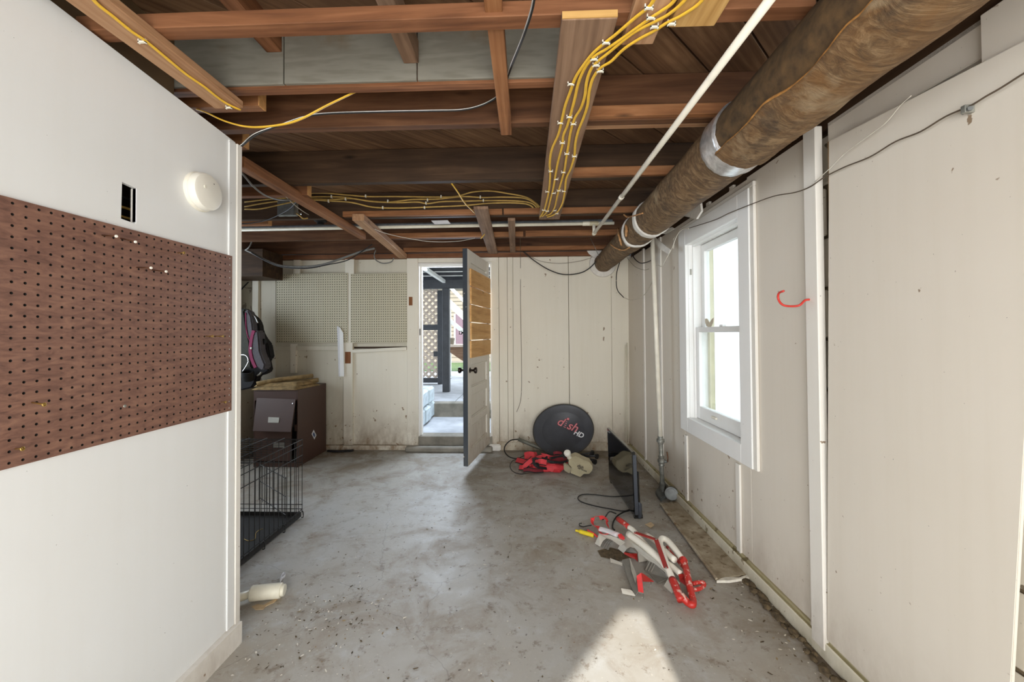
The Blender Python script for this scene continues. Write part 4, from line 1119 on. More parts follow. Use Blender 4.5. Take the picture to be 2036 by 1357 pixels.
tube('pipe', [(xl, y_p + 0.07, zcn - 0.01), (0.72, y_p + 0.07, zcn + 0.004)], 0.019, 'conduit', pk, 12, 0)
# vertical pipe by the window
t_ = thing('riser_pipe', (1.05, 3.17, 0), 'upright white pipe with galvanised valve standing beside the right wall', 'pipe')
pT = PY(1297, 470, 3.16); pJ = PY(1313, 868, 3.16); pB = PY(1317, 962, 3.16)
tube('pipe', [pT + (pT - pJ) * 0.06, pJ], 0.017, 'pvc', t_, 12, 0)
dn = (pB - pJ).normalized()
lathe('coupling', [(0.020, 0), (0.021, 0.02), (0.030, 0.022), (0.030, 0.042), (0.022, 0.046), (0.020, 0.06)], pJ, dn, 'galv', t_, 12)
tube('lower_pipe', [pJ, pB + dn * 0.06], 0.0165, 'galv', t_, 12, 0)
vz = pJ.lerp(pB, 0.52)
lathe('valve', [(0.018, -0.04), (0.024, -0.034), (0.02, -0.02), (0.029, -0.008), (0.029, 0.008), (0.02, 0.02), (0.024, 0.034), (0.018, 0.04)], vz, dn, 'galv', t_, 14)
lathe('valve_stem', [(0.014, 0), (0.016, 0.025), (0.010, 0.03), (0.008, 0.045)], vz, (0.75, -0.6, 0), 'cast', t_, 10)
tube('valve_handle', [vz + V((0.036, -0.03, 0.0)), vz + V((0.038, -0.032, 0.03)), vz + V((0.036, -0.02, 0.075))], 0.005, 'nail', t_, 6)
# cast drain trap on the floor at its foot
cb = PZ(1327, 985, 0.05)
t_ = thing('floor_trap', PZ(1320, 990, 0), 'grey cast drain fitting on the floor at the foot of the upright pipe', 'drain fitting')
lathe('body', [(0.038, -0.035), (0.048, -0.03), (0.050, 0.0), (0.046, 0.012), (0.030, 0.014)], cb + V((0.03, 0, 0.012)), (-0.35, -0.9, 0.2), 'cast', t_, 22)
lathe('cover', [(0.036, 0), (0.036, 0.006), (0, 0.009)], cb + V((0.03, 0, 0.012)) + V((-0.35, -0.9, 0.2)).normalized() * 0.016, (-0.35, -0.9, 0.2), 'cast', t_, 22)
q = [PZ(1303, 984, 0.0), PZ(1314, 1000, 0.0), PZ(1327, 990, 0.0), PZ(1334, 975, 0.0), PZ(1316, 966, 0.0)]
prism('flange', q, (0, 0, 0.03), 'cast', t_, 0.006)
tube('hub', [PZ(1318, 968, 0.02), PZ(1317, 962, 0.07)], 0.024, 'cast', t_, 12, 0)

# ------------------------------------------------------------------ cables on the ceiling boards
def clip_at(p, parent, along=(0, 1, 0), s=1.0, drop=0.004):
    a_ = V(along).normalized(); side = a_.cross(V((0, 0, 1))).normalized()
    bm = bmesh.new()
    def bx(u0, u1, w0, w1, z0, z1):
        pts = [p + side * u + a_ * w_ + V((0, 0, z_)) for u in (u0, u1) for w_ in (w0, w1) for z_ in (z0, z1)]
        v = [bm.verts.new(x_) for x_ in pts]
        for f in ((0, 1, 3, 2), (4, 6, 7, 5), (0, 4, 5, 1), (2, 3, 7, 6), (0, 2, 6, 4), (1, 5, 7, 3)): bm.faces.new([v[i] for i in f])
    k_ = s
    bx(-0.011 * k_, 0.011 * k_, -0.003, 0.003, -0.010, -0.006); bx(-0.011 * k_, -0.008 * k_, -0.003, 0.003, -0.012, 0.003); bx(0.008 * k_, 0.011 * k_, -0.003, 0.003, -0.012, 0.003)
    wobj('cable_clip', bm, 'clip', parent)
def ycable(pts, z, label, clips, mat='yellow', wd=0.0055, th=0.0028, extra=None, group=None):
    P_ = [PZ(x_, y_, z - 0.005) for x_, y_ in pts]
    if extra: P_ = P_ + extra
    o = thing('yellow_cable', P_[0], label, 'cable', group)
    tube('sheath', P_, wd, mat, o, 8, 6, th)
    for x_, y_ in clips: clip_at(PZ(x_, y_, z - 0.0), o)
    return o
z2 = ZB2
ycable([(1330, -60), (1300, 0), (1285, 18), (1262, 36), (1225, 68), (1207, 82), (1180, 105), (1160, 130), (1144, 155), (1133, 185), (1124, 210), (1117, 240), (1110, 268), (1097, 298), (1093, 325), (1094, 345), (1092, 375), (1087, 400), (1081, 420), (1074, 432)], z2, 'yellow cable on the long ceiling board, outermost on the left', [(1290, 10), (1205, 80), (1135, 163), (1114, 241), (1095, 338), (1088, 379), (1081, 416)])
ycable([(1370, -50), (1340, 2), (1315, 22), (1295, 35), (1260, 60), (1235, 78), (1205, 98), (1182, 112), (1163, 135), (1150, 165), (1143, 195), (1138, 215), (1128, 250), (1120, 270), (1118, 290), (1110, 320), (1105, 345), (1100, 375), (1095, 395), (1088, 420), (1078, 431)], z2, 'yellow cable on the long ceiling board, second from the left', [(1294, 30), (1181, 113), (1132, 229), (1118, 281), (1106, 354), (1101, 382), (1088, 418)])
ycable([(1400, -50), (1362, 0), (1330, 28), (1300, 44), (1265, 62), (1240, 80), (1210, 105), (1185, 125), (1173, 142), (1166, 165), (1163, 190), (1155, 215), (1143, 235), (1135, 260), (1130, 290), (1126, 315), (1122, 340), (1115, 365), (1108, 390), (1103, 412), (1095, 425), (1086, 429)], z2, 'yellow cable on the long ceiling board, third from the left', [(1301, 48), (1185, 125), (1140, 243), (1127, 303), (1120, 340), (1111, 377), (1103, 417)])
ycable([(1430, -50), (1395, 2), (1360, 28), (1325, 46), (1300, 62), (1270, 78), (1240, 98), (1215, 122), (1193, 136), (1178, 158), (1171, 185), (1168, 210), (1160, 235), (1150, 260), (1144, 285), (1142, 310), (1135, 335), (1126, 355), (1123, 380), (1118, 405), (1108, 422), (1098, 429), (1088, 432)], z2, 'yellow cable on the long ceiling board, outermost on the right', [(1335, 42), (1193, 137), (1142, 308), (1121, 378), (1107, 423)])
ycable([(150, -60), (186, 0), (225, 33), (262, 63), (290, 82), (330, 115), (370, 148), (405, 172), (430, 192), (452, 207), (478, 219)], ZB1, 'yellow cable stapled along the pale pine board above the left wall', [(283, 78), (455, 210)])
# four cables stapled along the far joist's face
def ycable_face(pts, y, label, clips, group=None):
    P_ = [PY(x_, y_, y) for x_, y_ in pts]
    o = thing('yellow_cable', P_[0], label, 'cable', group)
    tube('sheath', P_, 0.0028, 'yellow_old', o, 8, 6, 0.0055)
    for x_, y_ in clips:
        p = PY(x_, y_, y - 0.004)
        box('cable_clip', (p.x - 0.004, p.y - 0.004, p.z - 0.010), (p.x + 0.004, p.y + 0.01, p.z + 0.010), 'clip', o)
yJ = Y5 - 0.006
ycable_face([(486, 392), (540, 392), (600, 386), (640, 384), (690, 388), (730, 391), (790, 391), (860, 392), (905, 391), (940, 382), (975, 380), (1010, 385), (1045, 392), (1065, 404), (1073, 412)], yJ, 'dusty yellow cable along the far joist, uppermost of four', [(727, 390), (877, 391)])
ycable_face([(486, 402), (540, 396), (610, 392), (680, 392), (720, 398), (770, 402), (820, 397), (870, 396), (920, 391), (960, 393), (1000, 392), (1040, 394), (1062, 403), (1072, 415)], yJ - 0.006, 'dusty yellow cable along the far joist, second from the top', [(659, 391), (850, 398), (955, 392)])
ycable_face([(486, 411), (540, 402), (610, 396), (660, 397), (700, 395), (740, 401), (790, 403), (830, 402), (850, 405), (880, 401), (930, 400), (980, 399), (1030, 400), (1058, 405), (1072, 420)], yJ - 0.012, 'dusty yellow cable along the far joist, third from the top', [(687, 396), (771, 400), (847, 404), (961, 399)])
ycable_face([(486, 416), (520, 415), (600, 399), (660, 400), (700, 403), (740, 412), (790, 414), (850, 412), (920, 409), (980, 404), (1030, 404), (1055, 409), (1068, 425)], yJ - 0.018, 'dusty yellow cable along the far joist, lowest of four', [(653, 400), (761, 413), (844, 413)])
def loose(name, pts, r, mat, label, cat='cable', ry=None):
    """pts: (px, py, depth)"""
    o = tube(name, [PY(x_, y_, d_) for x_, y_, d_ in pts], r, mat, None, 8, 8, ry)
    return tag(o, label, cat)
loose('yellow_cable', [(368, 212, 1.55), (405, 222, 1.5), (450, 242, 1.45), (500, 253, 1.42), (560, 248, 1.42), (600, 236, 1.42), (650, 210, 1.43), (708, 182, 1.46)], 0.0055, 'yellow', 'thick yellow cable drooping from the left wall end up behind the grey joist', ry=0.003)
loose('yellow_cable', [(898, 365, 2.36), (912, 385, 2.5), (925, 405, 2.7), (945, 425, 2.95), (955, 438, 3.1), (962, 455, 3.3), (963, 466, 3.45), (956, 475, 3.5)], 0.0050, 'yellow', 'loose yellow cable end hanging in front of the door board', ry=0.003)
loose('black_cable', [(1066, -30, 0.95), (1058, 20, 1.0), (1040, 75, 1.1), (1018, 130, 1.3), (1000, 180, 1.5), (992, 192, 1.6), (960, 209, 1.62), (920, 219, 1.62), (860, 221, 1.6), (760, 223, 1.58), (660, 226, 1.56), (610, 232, 1.55), (560, 248, 1.54), (510, 268, 1.52), (480, 291, 1.50)], 0.0035, 'black', 'thin black and silver cable looping from the top edge to the left wall corner')
loose('bare_wire', [(1063, -30, 0.94), (1055, 20, 0.99), (1037, 75, 1.09), (1015, 130, 1.29), (998, 180, 1.49), (990, 190, 1.59), (960, 207, 1.61), (920, 217, 1.61), (860, 219, 1.59), (760, 221, 1.57), (660, 224, 1.55), (610, 230, 1.54), (556, 248, 1.53), (506, 266, 1.51), (477, 290, 1.49)], 0.0018, 'steel_wire', 'shiny silver wire running along the thin black looping cable', 'wire')
tag(lathe('cable_staple', [(0.006, 0), (0.005, 0.004), (0, 0.005)], PY(992, 191, 1.60), (0, -1, 0.2), 'galv', None, 8), 'small metal staple holding the black cable on the centre block', 'staple')
# corrugated flexible conduit at the wall top
bm = bmesh.new(); P_ = [PY(420, 208, 1.75), PY(423, 235, 1.75), PY(427, 270, 1.75)]
add_sweep(bm, spline(P_, 18), lambda u: circ(0.009 + 0.0016 * math.sin(u * 150), 8))
tag(wobj('flexible_conduit', bm, 'conduit', None, True), 'short dark flexible conduit behind the top of the left wall', 'conduit')
# wires at the left, behind the partition end
loose('grey_cable', [(470, 330, 2.0), (486, 350, 2.05), (505, 372, 2.1), (530, 390, 2.2), (560, 398, 2.4), (590, 395, 2.5), (602, 387, 2.6)], 0.005, 'grey_cable', 'grey cable sagging from behind the wall end to the metal junction box')
loose('white_wire', [(548, 357, 2.2), (558, 372, 2.25), (564, 384, 2.3), (575, 398, 2.5), (595, 415, 2.8), (615, 428, 3.0), (634, 436, 3.2)], 0.003, 'white_wire', 'thin white wire crossing behind the brown timber strip', 'wire')
loose('black_cable', [(470, 446, 3.0), (500, 444, 3.0), (530, 438, 2.98), (560, 425, 2.9), (580, 412, 2.8), (602, 386, 2.62)], 0.004, 'black', 'thin black cable curving under the metal junction box')
loose('grey_cable', [(488, 497, 3.9), (505, 505, 3.9), (530, 518, 3.9), (560, 529, 3.9), (600, 531, 3.9), (640, 527, 3.9), (680, 514, 3.9), (720, 500, 3.9), (745, 494, 3.9)], 0.011, 'grey_cable', 'thick grey cable drooping in front of the back wall above the pegboards')
loose('black_cable', [(500, 503, 3.88), (530, 520, 3.88), (560, 531, 3.88), (610, 534, 3.88), (650, 527, 3.88), (690, 518, 3.88), (720, 500, 3.88), (740, 486, 3.88)], 0.005, 'black', 'black cable drooping just under the thick grey one on the back wall')
loose('grey_cable', [(747, 498, 4.25), (744, 508, 4.25), (748, 518, 4.25), (762, 524, 4.25), (778, 521, 4.25), (783, 513, 4.25)], 0.006, 'grey_cable', 'loop of grey cable hanging above the right cream pegboard')
loose('white_wire', [(718, 442, 3.1), (760, 462, 3.15), (810, 474, 3.2), (860, 481, 3.25), (910, 480, 3.3), (944, 474, 3.4)], 0.0022, 'white_wire', 'thin pale wire sagging below the white cross pipe', 'wire')
loose('grey_cable', [(500, 472, 3.7), (500, 482, 3.7), (495, 492, 3.7), (488, 498, 3.75)], 0.006, 'grey_cable', 'short grey cable stub in the dark left ceiling corner')
loose('black_cable', [(1040, 500, 4.3), (1060, 517, 4.3), (1090, 536, 4.3), (1120, 546, 4.3), (1150, 544, 4.3), (1170, 535, 4.28), (1185, 520, 4.26), (1190, 510, 4.2)], 0.0055, 'black', 'black cable drooping across the back wall to the duct end')
loose('thin_wire', [(1042, 500, 4.33), (1070, 518, 4.34), (1110, 524, 4.34), (1150, 520, 4.33), (1178, 512, 4.3)], 0.0018, 'brown_wire', 'hair thin brown wire above the drooping black cable on the back wall', 'wire')
loose('thin_wire', [(1034, 470, 4.0), (1035, 520, 4.37), (1035, 600, 4.375), (1037, 740, 4.375), (1036, 790, 4.375), (1032, 808, 4.37), (1027, 820, 4.365)], 0.0022, 'brown_wire', 'thin dark wire hanging down the back wall right of the door', 'wire')
loose('black_cable', [(1232, 522, 4.2), (1226, 545, 4.2), (1227, 575, 4.2), (1240, 592, 4.15)], 0.0045, 'black', 'black cable end hanging down below the far end of the duct')
loose('white_wire', [(1240, 592, 4.15), (1255, 597, 4.0), (1270, 594, 3.8), (1285, 582, 3.5), (1297, 560, 3.25)], 0.003, 'white_wire', 'thin white wire curving up from the black cable end to the upright pipe', 'wire')
loose('black_cable', [(1258, 497, 3.9), (1260, 512, 3.9), (1272, 523, 3.8), (1285, 522, 3.6), (1297, 517, 3.4)], 0.0045, 'black', 'short black cable loop behind the upright pipe near the duct')
loose('thin_wire', [(1246, 512, 4.1), (1262, 530, 4.0), (1280, 537, 3.7), (1290, 535, 3.5)], 0.0016, 'brown_wire', 'hair thin brown wire below the short black loop', 'wire')
def wallwire(pts, r, mat, label, off=0.035):
    P_ = []
    for q_ in pts:
        o_ = q_[2] if len(q_) > 2 else off
        y_, z_ = RY(q_[0], q_[1], o_); P_.append(RP(y_, o_, z_))
    return tag(tube('wall_wire', P_, r, mat, None, 6, 6), label, 'wire')
wallwire([(2060, 135), (2036, 146), (1990, 175), (1960, 192), (1930, 210), (1880, 232), (1830, 262), (1780, 282), (1730, 312), (1680, 332), (1640, 352), (1610, 372), (1580, 383), (1540, 390), (1500, 404), (1450, 424), (1420, 438), (1370, 454)], 0.0022, 'brown_wire', 'long twisted brown wire stretched over the near wall sheet to the window')
wallwire([(1812, 190), (1790, 210), (1760, 245), (1720, 275), (1680, 305), (1650, 335), (1620, 362)], 0.0015, 'white_wire', 'thin pale wire branching diagonally over the big near wall sheet')
wallwire([(1370, 455, 0.05), (1360, 455, 0.06), (1350, 462, 0.07), (1342, 478, 0.08), (1337, 492, 0.09), (1322, 520, 0.1), (1316, 530, 0.1), (1308, 528, 0.1), (1300, 530, 0.12)], 0.003, 'white_wire', 'pale stiff wire bent down from the window head to the upright pipe')
wallwire([(1345, 470, 0.07), (1339, 476, 0.08), (1340, 488, 0.08), (1339, 495, 0.08)], 0.002, 'white_wire', 'short broken pale wire tip beside the bent window wire')
# clamp on the wire
yk, zk_ = RY(1926, 216, 0.03)
t_ = thing('wire_clamp', RP(yk, 0.02, zk_), 'small grey metal clamp holding the brown wire on the near wall sheet', 'clamp')
rbox('clamp_body', yk - 0.006, yk + 0.006, zk_ - 0.012, zk_ + 0.008, 0.02, 0.045, 'galv', t_, 0.001)
lathe('clamp_screw', [(0.004, 0), (0.004, 0.02), (0.006, 0.021), (0.006, 0.026)], RP(yk + 0.012, 0.032, zk_ - 0.006), NW * 0.3 - DW, 'cast', t_, 8)

# junction box
jb = PY(548, 398, 2.95); jb2 = PY(588, 428, 2.95)
t_ = thing('junction_box', ((jb.x + jb2.x) / 2, 2.98, jb2.z), 'square metal junction box on the far joist at the left', 'junction box')
box('box_body', (jb.x, 2.97, jb2.z), (jb2.x, 3.03, jb.z), 'galv', t_, 0.006)
box('cover_plate', (jb.x + 0.004, 2.962, jb2.z + 0.004), (jb2.x - 0.02, 2.969, jb.z - 0.002), 'cast', t_, 0.004)
for u in (0.12, 0.8): lathe('cover_screw', [(0.004, 0), (0.003, 0.002), (0, 0.003)], (jb.x + 0.13 * u, 2.962, jb2.z + 0.012 + (0.09 if u < 0.5 else 0)), (0, -1, 0), 'chrome', t_, 8)
lathe('connector', [(0.010, 0), (0.010, 0.02), (0.013, 0.021), (0.013, 0.03)], (jb2.x, 2.99, jb2.z + 0.03), (1, 0, -0.3), 'chrome', t_, 10)
loose('yellow_cable', [(590, 425, 2.96), (597, 430, 2.95), (603, 435, 2.95), (612, 434, 2.97)], 0.005, 'yellow_old', 'short yellow cable stub leaving the metal junction box')
lh = PY(637, 443, 3.45)
tag(lathe('lamp_socket', [(0.055, 0), (0.05, 0.02), (0.03, 0.03), (0.03, 0.05), (0.024, 0.052)], lh + V((0, 0, 0.03)), (0, 0, -1), 'black', None, 16), 'round black lamp socket hanging in the dark gap between far joists', 'lamp socket')
# white tag
pts = [PZ(857, 439, ZJ - 0.05), PZ(890, 438, ZJ - 0.05), PZ(896, 445, ZJ - 0.05), PZ(864, 446, ZJ - 0.05)]
pp = PZ(876, 442, ZJ - 0.004)
tag(prism('paper_tag', [PY(857, 439, 3.05), PY(890, 438, 3.05), PY(896, 445, 3.04), PY(864, 446, 3.04)], (0, 0.003, 0), 'sticker', None), 'small white paper tag stuck under the far joist', 'tag')

# ------------------------------------------------------------------ satellite dish
pbm = PY(1118, 908, 4.05); ptp = PY(1122, 804.5, 4.335)
uu = (ptp - pbm); hl = uu.length; uu.normalize(); rr = V((1, 0, 0)); ff = rr.cross(uu)      # ff points to the camera/up
if ff.y > 0: ff = -ff
cc_ = (pbm + ptp) / 2
rx = (PY(1180, 856, cc_.y).x - PY(1060, 856, cc_.y).x) / 2; ry_ = hl / 2
t_ = thing('satellite_dish', pbm, 'round charcoal satellite dish leaning on the back wall with pink and white lettering', 'satellite dish')
bm = bmesh.new(); rings = []; nseg = 64
prof = [(0.0, -0.045), (0.25, -0.042), (0.5, -0.034), (0.72, -0.021), (0.88, -0.010), (0.965, -0.002), (0.99, 0.002), (1.0, -0.003), (0.99, -0.010)]
for (q_, d_) in prof:
    if q_ == 0: rings.append([bm.verts.new(cc_ + ff * d_)]); continue
    rings.append([bm.verts.new(cc_ + rr * rx * q_ * math.cos(2 * PI * j / nseg) + uu * ry_ * q_ * math.sin(2 * PI * j / nseg) + ff * d_) for j in range(nseg)])
for i, (A, B) in enumerate(zip(rings, rings[1:])):
    for j in range(nseg):
        qd = list(dict.fromkeys([A[j % len(A)], A[(j + 1) % len(A)], B[(j + 1) % len(B)], B[j]]))
        bm.faces.new(qd)
back = [bm.verts.new(v.co - ff * 0.012 - (v.co - cc_) * 0.02) for v in rings[-1]]
for j in range(nseg): bm.faces.new((rings[-1][j], rings[-1][(j + 1) % nseg], back[(j + 1) % nseg], back[j]))
bm.faces.new(back)
wobj('reflector', bm, 'dish', t_, True)
bm = bmesh.new()
add_sweep(bm, [cc_ + rr * rx * math.cos(2 * PI * j / 64) + uu * ry_ * math.sin(2 * PI * j / 64) for j in range(64)], circ(0.0055, 6), loop=True, up=tuple(ff))
wobj('rim', bm, 'dish_rim', t_, True)
def dishp(px, py):
    d = ray(px, py); q_ = cc_ + ff * -0.018
    return C0 + d * ((q_ - C0).dot(ff) / d.dot(ff))
def dish_mw(px, py, ang, lift):
    p = dishp(px, py) + ff * lift; a_ = R(ang); x_ = (rr * math.cos(a_) + uu * math.sin(a_)); y_ = (-rr * math.sin(a_) + uu * math.cos(a_))
    if x_.cross(y_).dot(ff) < 0: pass
    mw = Matrix((x_, y_, x_.cross(y_))).transposed().to_4x4(); mw.translation = p; return mw
TS = 0.130
for mt, off, lift in (('logo_dark', 0.004, 0.002), ('logo_red', 0.0008, 0.004)):
    text_obj('lettering', 'd', TS, dish_mw(1105.5, 843.5, -24, lift), mt, t_, 0.25, 0.0004, off)
    text_obj('lettering', 's', TS, dish_mw(1125.5, 852, -24, lift), mt, t_, 0.25, 0.0004, off)
    text_obj('lettering', 'h', TS, dish_mw(1134, 855.5, -24, lift), mt, t_, 0.25, 0.0004, off)
    lathe('lettering', [(0.012 + off, 0), (0.012 + off, 0.0008)], dishp(1129.5, 834) + ff * lift, ff, mt, t_, 16)
    for k_, (x_, y_, l_) in enumerate(((1127, 838.5, 0.006), (1125.8, 842, 0.009), (1124.4, 845.5, 0.011), (1123, 849, 0.012))):
        c_ = dishp(x_, y_) + ff * (lift + 0.0004); a_ = R(-24)
        ex_ = rr * math.cos(a_) + uu * math.sin(a_); ey_ = -rr * math.sin(a_) + uu * math.cos(a_)
        bm = bmesh.new(); add_sweep(bm, [c_ + ex_ * l_ * math.sin(q_ * 0.5) * 1.1 - ey_ * 0.006 * math.cos(q_ * 0.5) for q_ in range(-2, 3)], circ(0.003 + off * 0.4, 5, 0.0006), up=tuple(ff))
        wobj('lettering', bm, mt, t_)
text_obj('lettering', 'HD', 0.072, dish_mw(1139.5, 863.5, -24, 0.004), 'logo_white', t_, 0.15, 0.0004, 0.0018)
for x_, y_ in ((1106.5, 866), (1120.5, 872.5), (1094, 897)): lathe('bolt_head', [(0.004, 0), (0.003, 0.002), (0, 0.003)], dishp(x_, y_) + ff * -0.02, ff, 'black', t_, 8)
# mounting arm behind it with its coax cable
tube('support_arm', [PY(1031, 874, 4.2), PY(1060, 886, 4.15), PY(1090, 898, 4.10)], 0.019, 'arm', t_, 12, 2)
tube('back_bracket', [cc_ - ff * 0.06, cc_ - ff * 0.09 + V((0, 0.0, -0.10))], 0.02, 'arm', t_, 8, 0)
loose('coaxial_cable', [(1030, 874, 4.2), (1016, 876, 4.15), (1005, 886, 4.1), (1003, 897, 4.05), (1010, 907, 4.0), (1022, 912, 3.98), (1040, 913, 4.0)], 0.006, 'black', 'black coaxial cable curling from the dish arm to the floor')
loose('black_cable', [(1045, 905, 4.1), (1030, 912, 4.0), (1018, 918, 3.85), (1014, 928, 3.72), (1020, 938, 3.66), (1035, 943, 3.64), (1060, 941, 3.70)], 0.0035, 'black', 'thin black cord looping on the floor left of the red straps')
# LNB feed head
def lpt(px, py, y, dy=0): return PY(px, py, y + dy)
t_ = thing('dish_receiver', PZ(1140, 948, 0), 'beige dish receiver head with white cap lying before the satellite dish', 'receiver')
sc_ = 9.255
outl = [(1215, 480), (1330, 440), (1400, 462), (1460, 500), (1530, 530), (1600, 560), (1655, 640), (1650, 700), (1590, 770), (1490, 770), (1425, 832), (1240, 752), (1272, 662), (1205, 590)]
O_ = []
for x_, y_ in outl:
    px, py = 1000 + x_ / sc_, 860 + y_ / sc_
    yy = 3.57 + (949 - py) * 0.0045
    p = PY(px, py, yy)
    if p.z < 0.004: p.z = 0.004
    O_.append(p)
prism('housing', O_, (0.01, 0.085, 0.012), 'beige', t_, 0.004)
prism('cable_cover', [PY(1000 + x_ / sc_, 860 + y_ / sc_, 3.66) for x_, y_ in ((1115, 580), (1180, 600), (1250, 660), (1270, 672), (1240, 750), (1215, 765), (1120, 705))], (0.005, 0.03, 0.005), 'beige_dark', t_, 0.005)
hp = PY(1131, 908, 3.74)
lathe('feed_neck', [(0.022, -0.02), (0.020, 0.03), (0.026, 0.034), (0.026, 0.04)], hp, (-0.25, -0.55, 0.6), 'pvc', t_, 16)
lathe('feed_cap', [(0.028, 0.04), (0.031, 0.044), (0.032, 0.062), (0.027, 0.072), (0, 0.078)], hp, (-0.25, -0.55, 0.6), 'detector', t_, 20)
for (px, py) in ((1147, 911), (1167, 917)):
    lathe('feed_cap', [(0.022, 0), (0.024, 0.015), (0.020, 0.025), (0, 0.03)], PY(px, py, 3.84), (0.1, 0.3, 0.9), 'detector', t_, 16)
def face_mw(px, py, y, ang):
    p = PY(px, py, y); a_ = R(ang); x_ = V((math.cos(a_), 0.0, math.sin(a_))); y_ = V((-math.sin(a_) * 0.98, 0.2, math.cos(a_) * 0.98))
    z_ = x_.cross(y_); mw = Matrix((x_, y_, z_)).transposed().to_4x4(); mw.translation = p; return mw
text_obj('lettering', 'dish', 0.036, face_mw(1147, 928.5, 3.63, -22), 'print_dark', t_, 0.2, 0.001, 0.0006)
text_obj('lettering', 'NETWORK', 0.017, face_mw(1148.5, 932.5, 3.60, -22), 'print_dark', t_, 0.0, 0.001, 0.0004)
# red and black strap bundle
def rp(x_, y_, z=None, y=None):
    px, py = 1000 + x_ / sc_, 860 + y_ / sc_
    if z is not None: return PZ(px, py, z)
    return PY(px, py, y)
t_ = thing('strap_bundle', rp(700, 650, 0.0), 'tangled red and black padded straps heaped on the floor before the dish', 'straps')
# soft core
bm = bmesh.new()
bmesh.ops.create_icosphere(bm, subdivisions=3, radius=1, matrix=Matrix.Identity(4))
ctr = rp(800, 640, 0.05)
for v in bm.verts:
    n_ = v.co.copy(); k_ = 1 + 0.35 * noise.noise(n_ * 2.2)
    v.co = V((ctr.x + n_.x * 0.16 * k_, ctr.y + 0.04 + n_.y * 0.05 * k_, max(0.003, 0.032 + n_.z * 0.046 * k_)))
wobj('padding', bm, 'red_fabric', t_, True)
UPS = V((0, -0.9, 0.5))
def strap(pts, wid, mat, edge=True, th=0.006):
    P_ = [rp(x_, y_, zz + 0.01) for x_, y_, zz in pts]
    for p in P_: p.z = max(p.z, wid * 0.48)
    ribbon('strap', P_, wid, mat, t_, th, up=tuple(UPS))
    if edge:
        for s_ in (-1, 1):
            pp_ = spline(P_, 5); path = []
            for i, p in enumerate(pp_):
                d_ = (pp_[min(i + 1, len(pp_) - 1)] - pp_[max(i - 1, 0)]).normalized(); side = d_.cross(UPS).normalized()
                path.append(p + side * s_ * wid / 2)
            bm = bmesh.new(); add_sweep(bm, path, circ(0.0045, 5)); wobj('edging', bm, 'black_fabric', t_, True)
strap([(250, 510, .03), (340, 530, .04), (440, 560, .05), (520, 590, .06)], 0.05, 'red_fabric')
strap([(300, 650, .01), (380, 640, .03), (450, 580, .06), (520, 520, .09), (560, 470, .10)], 0.045, 'red_fabric')
strap([(400, 450, .08), (480, 430, .10), (570, 440, .10), (640, 430, .09)], 0.075, 'red_fabric', False)
strap([(380, 700, .01), (480, 690, .03), (600, 710, .02), (740, 700, .015)], 0.03, 'red_dark')
strap([(600, 560, .08), (700, 540, .10), (800, 560, .09)], 0.05, 'red_fabric')
strap([(620, 470, .10), (700, 450, .11), (800, 440, .11)], 0.035, 'red_fabric')
strap([(700, 420, .12), (800, 440, .12), (900, 470, .10), (1040, 460, .10)], 0.04, 'red_fabric')
strap([(860, 520, .10), (960, 520, .09), (1060, 510, .08), (1170, 500, .07)], 0.05, 'red_dark')
strap([(880, 480, .12), (980, 460, .11), (1080, 450, .10), (1150, 470, .09)], 0.022, 'black_fabric', False)
strap([(830, 540, .11), (940, 550, .10), (1080, 560, .07), (1180, 530, .07)], 0.02, 'black_fabric', False)
strap([(540, 500, .11), (600, 480, .12), (690, 500, .11), (780, 480, .11), (840, 420, .12)], 0.016, 'black_fabric', False, 0.01)
strap([(560, 520, .11), (580, 590, .10), (640, 640, .08), (720, 660, .05), (800, 670, .03)], 0.02, 'black_fabric', False, 0.01)
strap([(930, 390, .12), (990, 375, .13), (1060, 385, .12), (1070, 400, .11)], 0.03, 'red_dark')
prism('flap', [rp(810, 600, .07), rp(960, 570, .08), rp(970, 640, .05), rp(905, 745, .005), rp(860, 700, .01), (rp(770, 640, .05))], (0, 0.01, 0.006), 'red_fabric', t_, 0.002)
prism('flap', [rp(970, 580, .06), rp(1110, 590, .05), rp(1100, 700, .015), rp(1050, 748, .004), rp(920, 740, .004)], (0, 0.012, 0.006), 'red_fabric', t_, 0.002)
prism('flap', [rp(1110, 550, .06), rp(1200, 560, .06), rp(1180, 640, .03), rp(1120, 620, .03)], (0, 0.012, 0.006), 'red_fabric', t_, 0.002)
bk = rp(620, 610, .09)
lathe('buckle', [(0.02, 0), (0.026, 0.004), (0.022, 0.012), (0, 0.014)], bk, (0, -0.5, 0.8), 'black', t_, 12)
# black telescopic poles behind the receiver
t_ = thing('folded_tripod', rp(1600, 520, 0.0), 'folded black tripod legs with round feet lying right of the beige receiver', 'tripod')
for a_, b_, r_ in (((1300, 440), (1640, 370), .008), ((1380, 450), (1700, 430), .012), ((1450, 490), (1690, 520), .012), ((1500, 470), (1640, 400), .007), ((1550, 510), (1660, 560), .008)):
    p0 = rp(a_[0], a_[1], None, 3.98); p1 = rp(b_[0], b_[1], None, 3.86)
    p0.z = max(p0.z, 0.02); p1.z = max(p1.z, 0.02)
    tube('leg', [p0, p1], r_, 'black', t_, 10, 0)
for x_, y_ in ((1725, 445), (1690, 545), (1640, 380)):
    p = rp(x_, y_, None, 3.86); p.z = max(p.z, 0.027)
    lathe('foot', [(0.012, -0.012), (0.024, -0.006), (0.025, 0.008), (0.012, 0.012)], p, (0.6, -0.7, 0), 'black', t_, 14)

